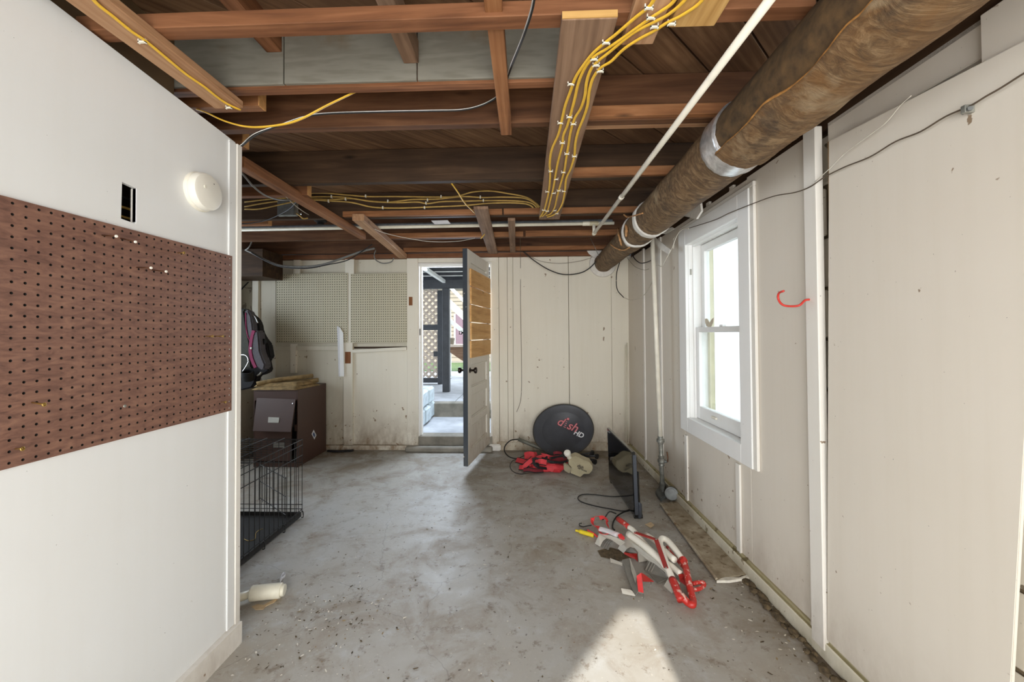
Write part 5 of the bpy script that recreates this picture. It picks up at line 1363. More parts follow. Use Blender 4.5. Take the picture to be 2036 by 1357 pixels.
# ------------------------------------------------------------------ television
n0 = PZ(1262, 1034, 0.0); f0 = PZ(1211, 957, 0.0)
ed = (f0 - n0); TL = ed.length; ed.normalize(); out_ = V((-ed.y, ed.x, 0))
if out_.x > 0: out_ = -out_          # visible face towards -X
lean = V((-0.03, 0, 1)).normalized()
t_ = thing('television', (n0 + f0) / 2, 'flat black television standing on the floor, glossy screen turned to the left', 'television')
def tvbox(name, u0, u1, v0, v1, d0, d1, mat, bev=0.0, parent=None):
    """u from near end to far end, v up, d behind the screen face"""
    a_ = n0 + ed * u0 + lean * v0 - out_ * d0; b_ = n0 + ed * u1 + lean * v1 - out_ * d1
    return obox(name, (a_ + b_) / 2, ed * abs(u1 - u0), lean * abs(v1 - v0), out_ * abs(d1 - d0), mat, parent or t_, bev)
TH_ = 0.455
tvbox('bezel', 0, TL, 0.012, TH_, 0.001, 0.022, 'tv_body', 0.003)
tvbox('screen', 0.012, TL - 0.012, 0.035, TH_ - 0.012, -0.0005, 0.002, 'tv_screen')
tvbox('back_housing', 0.02, TL - 0.05, 0.015, TH_ - 0.14, 0.022, 0.05, 'tv_body', 0.008)
tvbox('side_trim', -0.002, 0.006, 0.03, TH_ - 0.02, 0.004, 0.028, 'tv_grey', 0.002)
tvbox('foot', 0.0, 0.05, 0.0, 0.11, 0.022, 0.056, 'tv_grey', 0.012)
tvbox('foot', 0.01, 0.04, 0.0, 0.03, 0.0, 0.06, 'tv_body', 0.004)
tvbox('foot', TL - 0.06, TL - 0.02, 0.0, 0.03, 0.0, 0.05, 'tv_body', 0.004)
tvbox('indicator', 0.02, 0.026, TH_ - 0.03, TH_ - 0.026, -0.0012, 0.0, 'label_silver')
tag(tube('power_cord', [PZ(x_, y_, 0.006) for x_, y_ in ((1262, 984), (1245, 986), (1225, 988), (1205, 987), (1180, 984), (1158, 984), (1149, 990), (1155, 998), (1180, 1006), (1210, 1012), (1240, 1017), (1255, 1012))], 0.004, 'black', None, 8), 'black power cord looped on the floor left of the television', 'cord')
tag(tube('power_cord', [PZ(x_, y_, z_) for x_, y_, z_ in ((1268, 1012, .02), (1250, 1016, .012), (1238, 1020, .01), (1226, 1028, .006), (1219, 1040, .006), (1218, 1050, .006), (1222, 1055, .006))], 0.0045, 'black', None, 8), 'short black cord with a plug beside the red metal frame', 'cord')
tag(tube('bent_rod', [PZ(x_, y_, z_) for x_, y_, z_ in ((1225, 1022, .03), (1212, 1018, .05), (1204, 1028, .02), (1198, 1034, .01))], 0.004, 'black', None, 8, 3), 'short bent black rod on the floor behind the red ribbon', 'rod')
tag(tube('wire_hook', [PZ(x_, y_, z_) for x_, y_, z_ in ((1176, 1045, .02), (1170, 1046, .012), (1160, 1048, .008), (1153, 1046, .006), (1152, 1042, .01), (1157, 1041, .015))], 0.003, 'black', None, 8, 4), 'thin black wire hook poking left out of the red ribbon', 'hook')

# ------------------------------------------------------------------ heap of red and white tube frame and metal channels
def g5(x_, y_, z): return PZ(1140 + x_ / 7.5375, 1020 + y_ / 7.5375, z)
def g6(x_, y_, z): return PZ(1240 + x_ / 6.783, 1020 + y_ / 6.783, z)
t_ = thing('tube_frame', g6(700, 900, 0), 'folded red and white painted tube frame lying on the floor before the television', 'folding frame')
tube('red_tube', [g5(672, 95, .09), g5(760, 160, .10), g5(835, 225, .105)], 0.0155, 'red_enamel', t_, 14, 2)
tube('white_tube', [g5(835, 225, .105), g5(900, 270, .105), g6(300, 440, .085), g6(480, 620, .07), g6(640, 720, .06), g6(770, 830, .05)], 0.0150, 'white_enamel', t_, 14, 4)
tube('white_tube', [g6(60, 290, .09), g6(180, 370, .09), g6(340, 500, .085), g6(500, 640, .075), g6(580, 730, .07)], 0.019, 'white_enamel', t_, 14, 3)
tube('white_tube', [g6(300, 300, .08), g6(420, 380, .085), g6(600, 560, .09), g6(690, 640, .09)], 0.0155, 'white_enamel', t_, 14, 3)
hoopw = [g6(660, 900, .055), g6(600, 760, .075), g6(550, 620, .09), g6(515, 500, .10), g6(490, 410, .105), g6(515, 350, .11), g6(580, 370, .11), g6(650, 440, .105), g6(720, 530, .095), g6(800, 640, .08)]
tube('hoop', hoopw, 0.0160, 'white_enamel', t_, 14, 5)
tube('red_tube', [g6(790, 640, .082), g6(830, 720, .07), g6(860, 850, .06), g6(885, 980, .045), g6(915, 1100, .03), g6(935, 1190, .02), g6(925, 1240, .018), g6(870, 1215, .018), g6(815, 1165, .03), g6(770, 1110, .04)], 0.0165, 'red_enamel', t_, 14, 5)
tube('red_tube', [g6(655, 900, .055), g6(700, 1000, .048), g6(740, 1100, .04), g6(775, 1185, .03)], 0.0185, 'red_enamel', t_, 14, 3)
lathe('collar', [(0.019, -0.012), (0.021, 0), (0.019, 0.012)], g6(805, 650, .078), g6(830, 720, .07) - g6(790, 640, .082), 'red_enamel', t_, 14)
for a_, b_ in ((g6(150, 265, .118), g6(437, 362, .125)), (g6(437, 362, .125), g6(572, 748, .098))):
    beam('flat_bar', a_, b_, 0.023, 0.004, 'red_bar', t_, bev=0.001)
for p in (g6(150, 265, .121), g6(437, 362, .129), g6(572, 748, .102)): lathe('rivet', [(0.005, 0), (0.005, 0.003), (0, 0.005)], p, (0, -0.2, 1), 'label_silver', t_, 10)
tube('red_tube', [g6(585, 460, .06), g6(640, 540, .055), g6(740, 660, .05), g6(800, 740, .05)], 0.008, 'red_enamel', t_, 8, 3)
tube('side_loop', [g6(930, 960, .03), g6(1010, 940, .03), g6(1075, 945, .03), g6(1080, 985, .022), g6(1010, 1030, .02), g6(940, 1040, .02)], 0.010, 'red_enamel', t_, 10, 5)
prism('hinge_plate', [g6(740, 850, .05), g6(830, 840, .05), g6(850, 1000, .02), g6(760, 930, .02)], (0.0, 0.004, 0.004), 'red_bar', t_)
# channels
def chan(name, pts, label, mat='tray_metal', n=(0, 0.003, 0.003)):
    return prism(name, pts, n, mat, cur)
cur = thing('metal_channel', g5(900, 700, 0), 'long beige metal channel with cut-out flange under the red and white frame', 'channel')
# top web
prism('web', [g5(790, 290, .085), g5(900, 310, .085), g6(480, 560, .07), g6(620, 730, .06), g6(590, 800, .055), g6(420, 640, .065), g6(210, 470, .075), g5(790, 400, .08)], (0, 0, 0.003), 'tray_metal', cur)
prism('flange', [g5(790, 330, .084), g5(665, 540, .01), g5(755, 612, .005), g5(800, 545, .03), g5(850, 515, .045), g5(920, 530, .05), g5(965, 590, .04), g5(980, 745, .005), g5(1150, 715, .01), g6(330, 650, .035), g6(420, 690, .04), g6(560, 810, .03), g6(590, 880, .015), g6(610, 780, .05), g6(430, 600, .068), g6(210, 455, .078)], (0.002, 0.003, 0), 'tray_metal', cur)
prism('flange', [g6(600, 890, .045), g6(680, 890, .045), g6(760, 960, .035), g6(650, 1095, .004), g6(540, 990, .004)], (0.002, 0.003, 0.002), 'tray_metal', cur)
prism('inside', [g6(330, 650, .03), g6(420, 690, .035), g6(580, 850, .02), g6(590, 900, .01), g6(460, 960, .003), g6(340, 820, .003), g6(280, 780, .003)], (0.0, 0.003, 0.002), 'tray_dark', cur)
for k_ in range(3): prism('rib', [g6(290 + 35 * k_, 770 + 14 * k_, .008), g6(350 + 35 * k_, 655 + 14 * k_, .034), g6(362 + 35 * k_, 662 + 14 * k_, .036), g6(303 + 35 * k_, 782 + 14 * k_, .010)], (0.0, -0.004, 0.003), 'tray_metal', cur)
prism('inside', [g5(820, 560, .02), g5(860, 530, .035), g5(950, 600, .03), g5(940, 640, .01), g5(800, 590, .01)], (0.0, 0.003, 0.002), 'tray_dark', cur)
cur = thing('metal_channel', g5(560, 450, 0), 'beige metal channel with arched cut-out at the left end of the heap', 'channel')
prism('web', [g5(380, 320, .06), g5(430, 330, .065), g5(560, 350, .075), g5(700, 400, .075), g5(770, 450, .07), g5(700, 500, .05), g5(560, 400, .06), g5(440, 360, .058)], (0, 0, 0.003), 'tray_metal', cur)
prism('flange', [g5(385, 325, .058), g5(325, 465, .004), g5(400, 512, .004), g5(440, 430, .03), g5(490, 385, .045), g5(560, 400, .05), g5(700, 470, .05), g5(720, 500, .045), g5(740, 440, .068), g5(560, 365, .066)], (0.0, 0.003, 0.0), 'tray_metal', cur)
for k_ in range(4): prism('rib', [g5(405 + 32 * k_, 505 + 16 * k_, .004), g5(450 + 30 * k_, 430 + 10 * k_, .025), g5(505 + 26 * k_, 398 + 10 * k_, .040), g5(520 + 26 * k_, 402 + 10 * k_, .042), g5(470 + 30 * k_, 445 + 10 * k_, .024), g5(430 + 32 * k_, 520 + 14 * k_, .004)], (0.0, 0.006, 0.0), 'tray_dark', cur)
cur = thing('metal_channel', g5(880, 1100, 0), 'loose grey metal bracket with a bright red end strip, nearest in the heap', 'channel')
prism('web', [g5(730, 720, .035), g5(840, 690, .04), g5(950, 950, .03), g5(975, 1190, .012), g5(925, 1255, .003), g5(870, 1130, .01), g5(760, 850, .02)], (0, 0.002, 0.003), 'tray_dark', cur)
prism('lip', [g5(840, 690, .042), g5(855, 700, .045), g5(955, 960, .034), g5(930, 1060, .026), g5(870, 880, .034)], (0, 0.002, 0.003), 'tray_metal', cur)
prism('foot', [g5(550, 690, .02), g5(740, 770, .022), g5(730, 800, .015), g5(690, 780, .012), g5(560, 745, .01)], (0, 0.002, 0.003), 'tray_metal', cur)
prism('foot', [g5(715, 1145, .018), g5(860, 1170, .018), g5(890, 1190, .014), g5(930, 1255, .003), g5(735, 1215, .003)], (0, 0.002, 0.003), 'tray_metal', cur)
prism('red_strip', [g5(950, 960, .05), g5(1020, 912, .055), g5(1055, 1215, .012), g5(975, 1195, .012)], (0, 0.003, 0.002), 'red_ribbon', cur)
prism('red_strip', [g5(1020, 912, .055), g5(1050, 925, .05), g5(1206, 1040, .012), g5(1040, 1035, .03)], (0, 0.003, 0.002), 'red_bar', cur)
prism('lip', [g5(975, 1195, .012), g5(1055, 1215, .012), g5(1078, 1290, .003), g5(1060, 1292, .003), g5(1050, 1230, .006)], (0, 0.002, 0.002), 'tray_dark', cur)
# red ribbon curls and plastic sleeve
cur = thing('ribbon', g5(350, 200, 0), 'bright red ribbon curled over the left end of the heap', 'ribbon')
ribbon('curl', [g5(430, 70, .06), g5(350, 55, .07), g5(290, 90, .06), g5(285, 160, .045), g5(330, 210, .05), g5(400, 220, .06)], 0.026, 'red_ribbon', cur, up=(0.3, 0.3, 0.4))
ribbon('curl', [g5(390, 80, .07), g5(450, 70, .075), g5(505, 110, .06), g5(500, 160, .04), g5(530, 210, .015)], 0.028, 'red_ribbon', cur, up=(0.5, -0.2, 0.5))
ribbon('curl', [g5(380, 210, .062), g5(390, 280, .062), g5(450, 325, .07), g5(540, 315, .08), g5(620, 300, .085), g5(700, 330, .085), g5(760, 395, .08)], 0.014, 'red_ribbon', cur, up=(0, 0.6, 0.8))
prism('ribbon_end', [g5(650, 315, .088), g5(720, 325, .088), g5(770, 380, .085), g5(755, 412, .08), g5(690, 385, .08)], (0, 0, 0.003), 'red_ribbon', cur)
cur = thing('plastic_sleeve', g5(520, 270, .06), 'translucent plastic sleeve lying on the beige channel', 'sleeve')
tube('sleeve_tube', [g5(400, 245, .078), g5(480, 265, .082), g5(580, 300, .088), g5(660, 335, .09)], 0.020, 'clear', cur, 14, 4, 0.012)
cur = thing('gripping_tool', g5(200, 330, 0), 'small yellow and orange plastic handle at the left end of the heap', 'tool')
tube('handle', [g5(95, 280, .014), g5(160, 300, .014), g5(230, 320, .014), g5(305, 345, .014)], 0.0125, 'yellow_plastic', cur, 12, 3)
tube('tip', [g5(30, 268, .012), g5(60, 272, .012), g5(98, 281, .014)], 0.007, 'yellow_plastic', cur, 10, 2)
tube('trigger', [g5(215, 262, .02), g5(260, 290, .024), g5(310, 320, .022), g5(365, 365, .016)], 0.006, 'red_ribbon', cur, 8, 3)
prism('red_grip', [g5(760, 620, .012), g5(860, 640, .014), g5(960, 640, .014), g5(965, 740, .004), g5(930, 700, .004), g5(850, 670, .006)], (0, 0.004, 0.008), 'red_bar', cur)

# loose board along the wall, scraps
q = [PZ(1313, 1006, 0), PZ(1425, 1158, 0), PZ(1490, 1147, 0), PZ(1352, 1000, 0)]
t_ = thing('loose_board', q[1], 'dusty cream painted board lying on the floor along the right wall', 'board')
a_ = (q[0] + q[3]) / 2; b_ = (q[1] + q[2]) / 2
prism('plank', [V((p.x, p.y, 0.003)) for p in q], (0, 0, 0.012), 'floorboard', t_, 0.001)
beam('edge_bead', V((q[0].x, q[0].y, 0.014)), V((q[1].x, q[1].y, 0.014)), 0.012, 0.012, 'white_dirty', t_)
prism('broken_end', [PZ(1425, 1160, 0.002), PZ(1440, 1153, 0.002), PZ(1470, 1154, 0.002), PZ(1492, 1146, 0.002), PZ(1490, 1154, 0.002), PZ(1450, 1160, 0.002)], (0, 0, 0.013), 'chip_white', t_)
tag(prism('cardboard_scrap', [PZ(1282, 1044, .002), PZ(1294, 1039, .012), PZ(1301, 1045, .012), PZ(1294, 1051, .002)], (0, 0, 0.002), 'cardboard', None), 'small torn tan cardboard scrap right of the television foot', 'scrap')
sc = [PZ(x_, y_, 0.002) for x_, y_ in ((1188, 1096), (1215, 1090), (1250, 1100), (1258, 1110), (1230, 1116), (1195, 1108))]
tag(prism('dirt_patch', sc, (0, 0, 0.002), 'dirt', None), 'dark dirt patch on the floor beneath the metal channels', 'dirt')
# black lump at the back wall foot
tag(tube('dark_rag', [PZ(x_, y_, 0.012) for x_, y_ in ((652, 897), (670, 898), (690, 897), (703, 896))], 0.018, 'black_fabric', None, 8, 4, 0.01), 'thin black rag lying along the foot of the back wall', 'rag')

# floor debris: too many to count
random.seed(11)
bm = bmesh.new()
def flake(bm, p, s_):
    n_ = random.choice((3, 4, 5)); a0 = random.uniform(0, 6.28); st_ = random.uniform(1, 3.2); ra = random.uniform(0, PI)
    vs = []
    for i in range(n_):
        a_ = a0 + 2 * PI * i / n_; x_ = math.cos(a_) * s_ * st_; y_ = math.sin(a_) * s_
        vs.append(bm.verts.new((p.x + x_ * math.cos(ra) - y_ * math.sin(ra), p.y + x_ * math.sin(ra) + y_ * math.cos(ra), 0.0015 + random.uniform(0, 0.003))))
    bm.faces.new(vs)
def scatter(n, mat, name, label, smin, smax, seed):
    random.seed(seed); bm = bmesh.new()
    for _ in range(n):
        m_ = random.random()
        if m_ < 0.45: p = V((random.uniform(-1.1, 1.1), random.uniform(1.1, 4.2), 0))
        elif m_ < 0.8: p = V((1.13 - abs(random.gauss(0, 0.12)), random.uniform(1.1, 4.2), 0))
        else: p = V((random.gauss(-0.9, 0.16), random.gauss(1.75, 0.2), 0))
        flake(bm, p, random.uniform(smin, smax))
    tag(wobj(name, bm, mat, recalc=False), label, 'debris', kind='stuff')
scatter(420, 'chip_white', 'paint_chips', 'white paint chips scattered over the concrete floor', 0.0012, 0.004, 1)
scatter(520, 'dirt', 'dirt_crumbs', 'dark dirt crumbs scattered over the concrete floor', 0.0012, 0.0042, 2)
scatter(260, 'leaf', 'dry_straw', 'dry straw and leaf bits scattered over the concrete floor', 0.0012, 0.004, 3)

# ------------------------------------------------------------------ file cabinet, towel, car seat, crate
xr = PZ(596, 930, 0); xr2 = PZ(645, 897, 0)
cy0, cy1 = xr.y, min(xr2.y, YB - 0.03)
cx1 = (xr.x + xr2.x) / 2; cx0 = PY(504, 850, cy0).x
chh = PY(596, 776, cy0).z
t_ = thing('file_cabinet', ((cx0 + cx1) / 2, cy0, 0), 'brown two-drawer steel file cabinet against the back wall', 'cabinet')
box('side_panel', (cx1 - 0.012, cy0, 0), (cx1, cy1, chh), 'cabinet', t_, 0.002)
box('side_panel', (cx0, cy0, 0), (cx0 + 0.012, cy1, chh), 'cabinet', t_, 0.002)
box('top_panel', (cx0 + 0.012, cy0, chh - 0.012), (cx1 - 0.012, cy1, chh), 'cabinet', t_, 0.002)
box('back_panel', (cx0 + 0.012, cy1 - 0.008, 0.0), (cx1 - 0.012, cy1, chh - 0.012), 'cabinet_dark', t_)
box('face_rail', (cx0 + 0.012, cy0, chh - 0.10), (cx1 - 0.012, cy0 + 0.01, chh - 0.012), 'cabinet', t_, 0.001)
box('face_rail', (cx0 + 0.012, cy0 + 0.004, 0.0), (cx1 - 0.012, cy0 + 0.014, 0.05), 'cabinet', t_, 0.001)
box('drawer_body', (cx0 + 0.03, cy0 + 0.03, 0.38), (cx1 - 0.05, cy1 - 0.05, chh - 0.2), 'cabinet_dark', t_)
box('runner', (cx1 - 0.045, cy0 + 0.02, 0.34), (cx1 - 0.014, cy0 + 0.4, 0.40), 'cabinet', t_)
# loosened upper drawer front, leaning out at the bottom
fy = cy0 - 0.02
q = [PY(512, 792, cy0 - 0.005), PY(589, 795, cy0 - 0.005), PY(580, 860, cy0 - 0.075), PY(504, 858, cy0 - 0.075)]
dr_ = prism('drawer_front', q, (0, -0.012, 0.004), 'cabinet', t_, 0.002)
lab = [(534, 830), (556, 831), (554.5, 841.5), (533, 841)]
def dfp(px, py, off):
    n_ = (q[1] - q[0]).cross(q[3] - q[0]).normalized()
    if n_.y > 0: n_ = -n_
    o_ = q[0] + V((0, -0.012, 0.004)) + n_ * off; d = ray(px, py); return C0 + d * ((o_ - C0).dot(n_) / d.dot(n_))
prism('label_holder', [dfp(x_, y_, 0.001) for x_, y_ in lab], (0, -0.004, 0.002), 'label_silver', dr_, 0.0008)
lathe('lock', [(0.006, 0), (0.006, 0.004), (0, 0.005)], dfp(582.5, 803, 0.0), (0, -1, 0.2), 'chrome', dr_, 10)
d2 = box('drawer_front', (cx0 + 0.016, cy0 - 0.006, 0.06), (cx1 - 0.06, cy0 + 0.006, 0.36), 'cabinet', t_, 0.002)
cxm = (cx0 + cx1) / 2
box('label_holder', (cxm - 0.02, cy0 - 0.012, 0.19), (cxm + 0.09, cy0 - 0.0065, 0.235), 'label_silver', d2, 0.001)
pp = PX(624.5, 865, cx1 + 0.0005)
st_ = prism('sticker', [PX(x_, y_, cx1) for x_, y_ in ((623.5, 855), (629, 866), (625, 874.5), (619.5, 863.5))], (0.001, 0, 0), 'sticker', t_)
prism('sticker_print', [PX(x_, y_, cx1 + 0.001) for x_, y_ in ((624, 859.5), (627, 866), (624.5, 870.5), (621.5, 864))], (0.0006, 0, 0), 'sticker_blue', t_)

# folded towel
t_ = thing('towel', (cxm, cy0 + 0.15, chh), 'folded tan terry towel draped over the top of the brown cabinet', 'towel')
def cloth_slab(pts, th, z0, seed, parent):
    """pts: front-left, front-right, back-right, back-left on cabinet top; puffy slab"""
    bm = bmesh.new(); nu, nv = 34, 16; top = []; bot = []
    P0, P1, P2, P3 = [V(p) for p in pts]
    for j in range(nv + 1):
        v_ = j / nv; rt, rb = [], []
        for i in range(nu + 1):
            u = i / nu; p = (P0 * (1 - u) + P1 * u) * (1 - v_) + (P3 * (1 - u) + P2 * u) * v_
            edge = min(1, (min(u, 1 - u) * nu / 2.2)) ** 0.5 * min(1, (min(v_, 1 - v_) * nv / 2.2)) ** 0.5
            n_ = noise.noise(V((u * 5 + seed, v_ * 4, 0))) * 0.35 + noise.noise(V((u * 14 + seed, v_ * 10, 3))) * 0.18
            h_ = th * edge * (1 + n_)
            zz = p.z + z0
            rt.append(bm.verts.new((p.x + 0.012 * noise.noise(V((v_ * 6, u * 6, seed))), p.y, zz + max(0.003, h_) )))
            rb.append(bm.verts.new((p.x, p.y, zz + 0.001)))
        top.append(rt); bot.append(rb)
    for A, flip in ((top, False), (bot, True)):
        for j in range(nv):
            for i in range(nu):
                f = (A[j][i], A[j][i + 1], A[j + 1][i + 1], A[j + 1][i]); bm.faces.new(f[::-1] if flip else f)
    B = [(0, i) for i in range(nu + 1)] + [(j, nu) for j in range(1, nv + 1)] + [(nv, i) for i in range(nu - 1, -1, -1)] + [(j, 0) for j in range(nv - 1, 0, -1)]
    for (a_, b_), (c_, d_) in zip(B, B[1:] + B[:1]): bm.faces.new((top[a_][b_], bot[a_][b_], bot[c_][d_], top[c_][d_]))
    return wobj('fold', bm, 'towel', parent, True)
x0t, x1t = cx0 - 0.01, cx1 + 0.01
cloth_slab([(x0t, cy0 - 0.015, chh), (x1t - 0.02, cy0 - 0.015, chh), (x1t + 0.02, cy0 + 0.36, chh), (x0t, cy0 + 0.36, chh)], 0.030, 0.001, 1, t_)
cloth_slab([(x0t + 0.0, cy0 + 0.02, chh), (x1t - 0.05, cy0 + 0.06, chh), (x1t + 0.0, cy0 + 0.34, chh), (x0t + 0.06, cy0 + 0.34, chh)], 0.035, 0.028, 7, t_)
tube('rolled_edge', [(x0t + 0.02, cy0 + 0.03, chh + 0.055), (cxm - 0.05, cy0 + 0.12, chh + 0.085), (cxm + 0.12, cy0 + 0.22, chh + 0.10), (x1t - 0.03, cy0 + 0.30, chh + 0.105)], 0.028, 'towel', t_, 12, 6, 0.022)
tube('rolled_edge', [(cxm + 0.05, cy0 + 0.24, chh + 0.05), (x1t - 0.04, cy0 + 0.30, chh + 0.055), (x1t + 0.02, cy0 + 0.32, chh + 0.06)], 0.03, 'towel', t_, 12, 6, 0.022)

# child car seat hung beside the cabinet
def cs(x_, y_, y): return PY(478 + x_ / 6.786, 600 + y_ / 6.786, y)
YC = 3.98
t_ = thing('child_car_seat', cs(0, 1150, YC), 'grey and black child car seat with magenta piping, half hidden behind the left wall', 'car seat')
prism('shell', [cs(*p, YC + 0.02) for p in ((-260, 60), (60, 100), (140, 180), (200, 230), (240, 300), (255, 400), (300, 490), (370, 580), (375, 620), (400, 760), (350, 790), (380, 940), (310, 985), (215, 1010), (190, 1100), (150, 1165), (20, 1198), (-260, 1200))], (0, 0.09, 0), 'black_fabric', t_, 0.012)
prism('side_bolster', [cs(*p, YC - 0.05) for p in ((50, 108), (105, 118), (140, 190), (160, 300), (170, 400), (135, 540), (100, 470), (80, 330), (70, 200))], (0, 0.09, 0), 'grey_fabric', t_, 0.012)
prism('side_bolster', [cs(*p, YC - 0.07) for p in ((180, 388), (240, 400), (252, 520), (262, 660), (300, 770), (335, 850), (322, 915), (290, 928), (215, 895), (170, 790), (140, 680), (145, 530))], (0, 0.11, 0), 'grey_fabric', t_, 0.014)
prism('seat_pad', [cs(*p, YC - 0.03) for p in ((-250, 110), (50, 110), (80, 330), (125, 545), (135, 700), (150, 900), (20, 915), (-250, 915))], (0, 0.07, 0), 'green_fabric', t_, 0.015)
tube('piping', [cs(*p, YC - 0.052) for p in ((72, 150), (78, 330), (100, 460), (135, 545))], 0.006, 'pink', t_, 8)
ribbon('piping', [cs(*p, YC - 0.066) for p in ((185, 392), (160, 480), (143, 590), (140, 680), (165, 790), (210, 892))], 0.03, 'pink', t_, 0.02, up=(0, 1, 0))
tube('trim_strip', [cs(*p, YC - 0.01) for p in ((170, 185), (205, 220), (235, 290))], 0.006, 'chrome', t_, 6)
tube('trim_strip', [cs(*p, YC - 0.02) for p in ((256, 480), (262, 600), (275, 690), (298, 765))], 0.008, 'chrome', t_, 6)
tube('trim_strip', [cs(*p, YC - 0.02) for p in ((225, 1000), (255, 985), (285, 955))], 0.010, 'label_silver', t_, 6)
tube('adjuster_loop', [cs(*p, YC - 0.06) for p in ((-30, 725), (50, 720), (95, 750), (105, 810), (80, 870), (20, 960))], 0.006, 'chrome', t_, 8)
lathe('cup_holder', [(0.05, 0), (0.055, 0.05), (0.055, 0.09), (0.045, 0.092), (0.045, 0.02), (0, 0.02)], cs(110, 1060, YC - 0.04), (0.1, -0.3, 1), 'black', t_, 18)
lathe('button', [(0.010, 0), (0.010, 0.006), (0, 0.008)], cs(147, 630, YC - 0.075), (0, -1, 0), 'label_silver', t_, 12)
lathe('dial', [(0.03, 0), (0.03, 0.012), (0.02, 0.016), (0, 0.016)], cs(320, 540, YC + 0.0), (0, -1, 0), 'black', t_, 16)
tube('hanging_strap', [cs(-60, 100, YC + 0.1), cs(-70, -60, YC + 0.2), (cs(-60, 0, YC + 0.2).x, YB - 0.02, cs(0, -260, YB).z)], 0.012, 'black_fabric', t_, 6, 3, 0.002)
# shelf-like stand hidden behind the wall that carries it
tag(box('wooden_stand', (cs(-300, 0, YC).x, YC - 0.02, 0.0), (cs(-20, 0, YC).x, YB - 0.05, cs(0, 1200, YC).z - 0.002), 'white_dirty', None, 0.004), 'pale wooden stand under the car seat, left of the brown cabinet', 'stand')

# wire dog crate
k0 = PZ(476, 1135, 0); k1 = PZ(598, 1030, 0)
kx = (k0.x + k1.x) / 2; ky1 = k1.y; ky0 = 1.78; kx0 = kx - 0.62
kz = PY(598, 874, ky1).z
t_ = thing('dog_crate', ((kx + kx0) / 2, (ky0 + ky1) / 2, 0), 'black wire dog crate on the floor behind the end of the left wall', 'dog crate')
bars = {}
def bar(a_, b_, r_=0.0021):
    a_, b_ = V(a_), V(b_); ln = round((b_ - a_).length, 3); key = (ln, r_)
    x_ = (b_ - a_).normalized(); y_ = x_.cross(V((0.2, 0.5, 0.84))).normalized(); z_ = x_.cross(y_)
    mw = Matrix((x_, y_, z_)).transposed().to_4x4(); mw.translation = a_
    if key not in bars:
        bm = bmesh.new(); add_sweep(bm, [V((0, 0, 0)), V((ln, 0, 0))], circ(r_, 6))
        me = bpy.data.meshes.new('bar'); bm.to_mesh(me); bm.free(); me.materials.append(M['crate_wire']); bars[key] = me
    o = bpy.data.objects.new('bar', bars[key]); link(o, t_, mw)
def panel_v(P0, eu, W, zlo, zhi, nb, hz):
    for i in range(nb + 1): bar(V(P0) + V(eu) * (W * i / nb) + V((0, 0, zlo)), V(P0) + V(eu) * (W * i / nb) + V((0, 0, zhi)))
    for z_ in hz: bar(V(P0) + V((0, 0, z_)) + V((0.003, 0, 0)), V(P0) + V(eu) * W + V((0, 0, z_)) + V((0.003, 0, 0)), 0.0027)
LN = ky1 - ky0
panel_v((kx, ky0, 0), (0, 1, 0), LN, 0.035, kz, 22, (0.06, kz * 0.80, kz * 0.93, kz))
panel_v((kx0, ky0, 0), (0, 1, 0), LN, 0.035, kz, 14, (0.06, kz * 0.80, kz))
panel_v((kx0, ky1, 0), (1, 0, 0), 0.62, 0.035, kz, 15, (0.06, 0.09, kz * 0.7, kz))
panel_v((kx0, ky0, 0), (1, 0, 0), 0.62, 0.035, kz, 15, (0.06, kz * 0.5, kz))
for i in range(1, 22): bar((kx0, ky0 + LN * i / 22, kz + 0.004), (kx, ky0 + LN * i / 22, kz + 0.004))
for i in range(1, 5): bar((kx0 + 0.62 * i / 5, ky0, kz + 0.008), (kx0 + 0.62 * i / 5, ky1, kz + 0.008), 0.0027)
# door panel leaning inside
dp0 = PZ(515, 1003, 0.03); dp1 = V((kx - 0.03, ky1 - 0.14, 0.03))
ev_ = (dp1 - dp0)
for z_ in (0.05, 0.17, 0.29): bar(dp0 + V((0, 0, z_)), dp1 + V((0, 0, z_)), 0.003)
for i in range(8): bar(dp0 + ev_ * (i / 7) + V((0, 0, 0.03)), dp0 + ev_ * (i / 7) + V((0, 0, 0.30)))
bm = bmesh.new(); add_box(bm, (kx0 + 0.006, ky0 + 0.006, 0.012), (kx - 0.008, ky1 - 0.006, 0.018))
for (a_, b_) in (((kx0 + 0.004, ky0 + 0.004), (kx - 0.004, ky0 + 0.012)), ((kx0 + 0.004, ky1 - 0.012), (kx - 0.004, ky1 - 0.004)), ((kx0 + 0.004, ky0 + 0.0125), (kx0 + 0.012, ky1 - 0.0125)), ((kx - 0.014, ky0 + 0.0125), (kx - 0.004, ky1 - 0.0125))):
    add_box(bm, (a_[0], a_[1], 0.010), (b_[0], b_[1], 0.042))
wobj('tray', bm, 'crate_tray', t_)
for y_ in (ky0 + 0.2, ky1 - 0.42, ky1 - 0.22, ky1 - 0.01):
    tube('clip', [(kx + 0.002, y_, 0.05), (kx + 0.012, y_, 0.045), (kx + 0.014, y_, 0.01), (kx + 0.0, y_, 0.006)], 0.003, 'crate_wire', t_, 6, 3)
tag(tube('string', [V((PZ(x_, y_, 0.02))) for x_, y_ in ((484, 1072), (495, 1076), (507, 1072), (509, 1060), (517, 1054), (523, 1052))], 0.0015, 'brass', None, 6), 'thin golden string curled inside the dog crate', 'string')

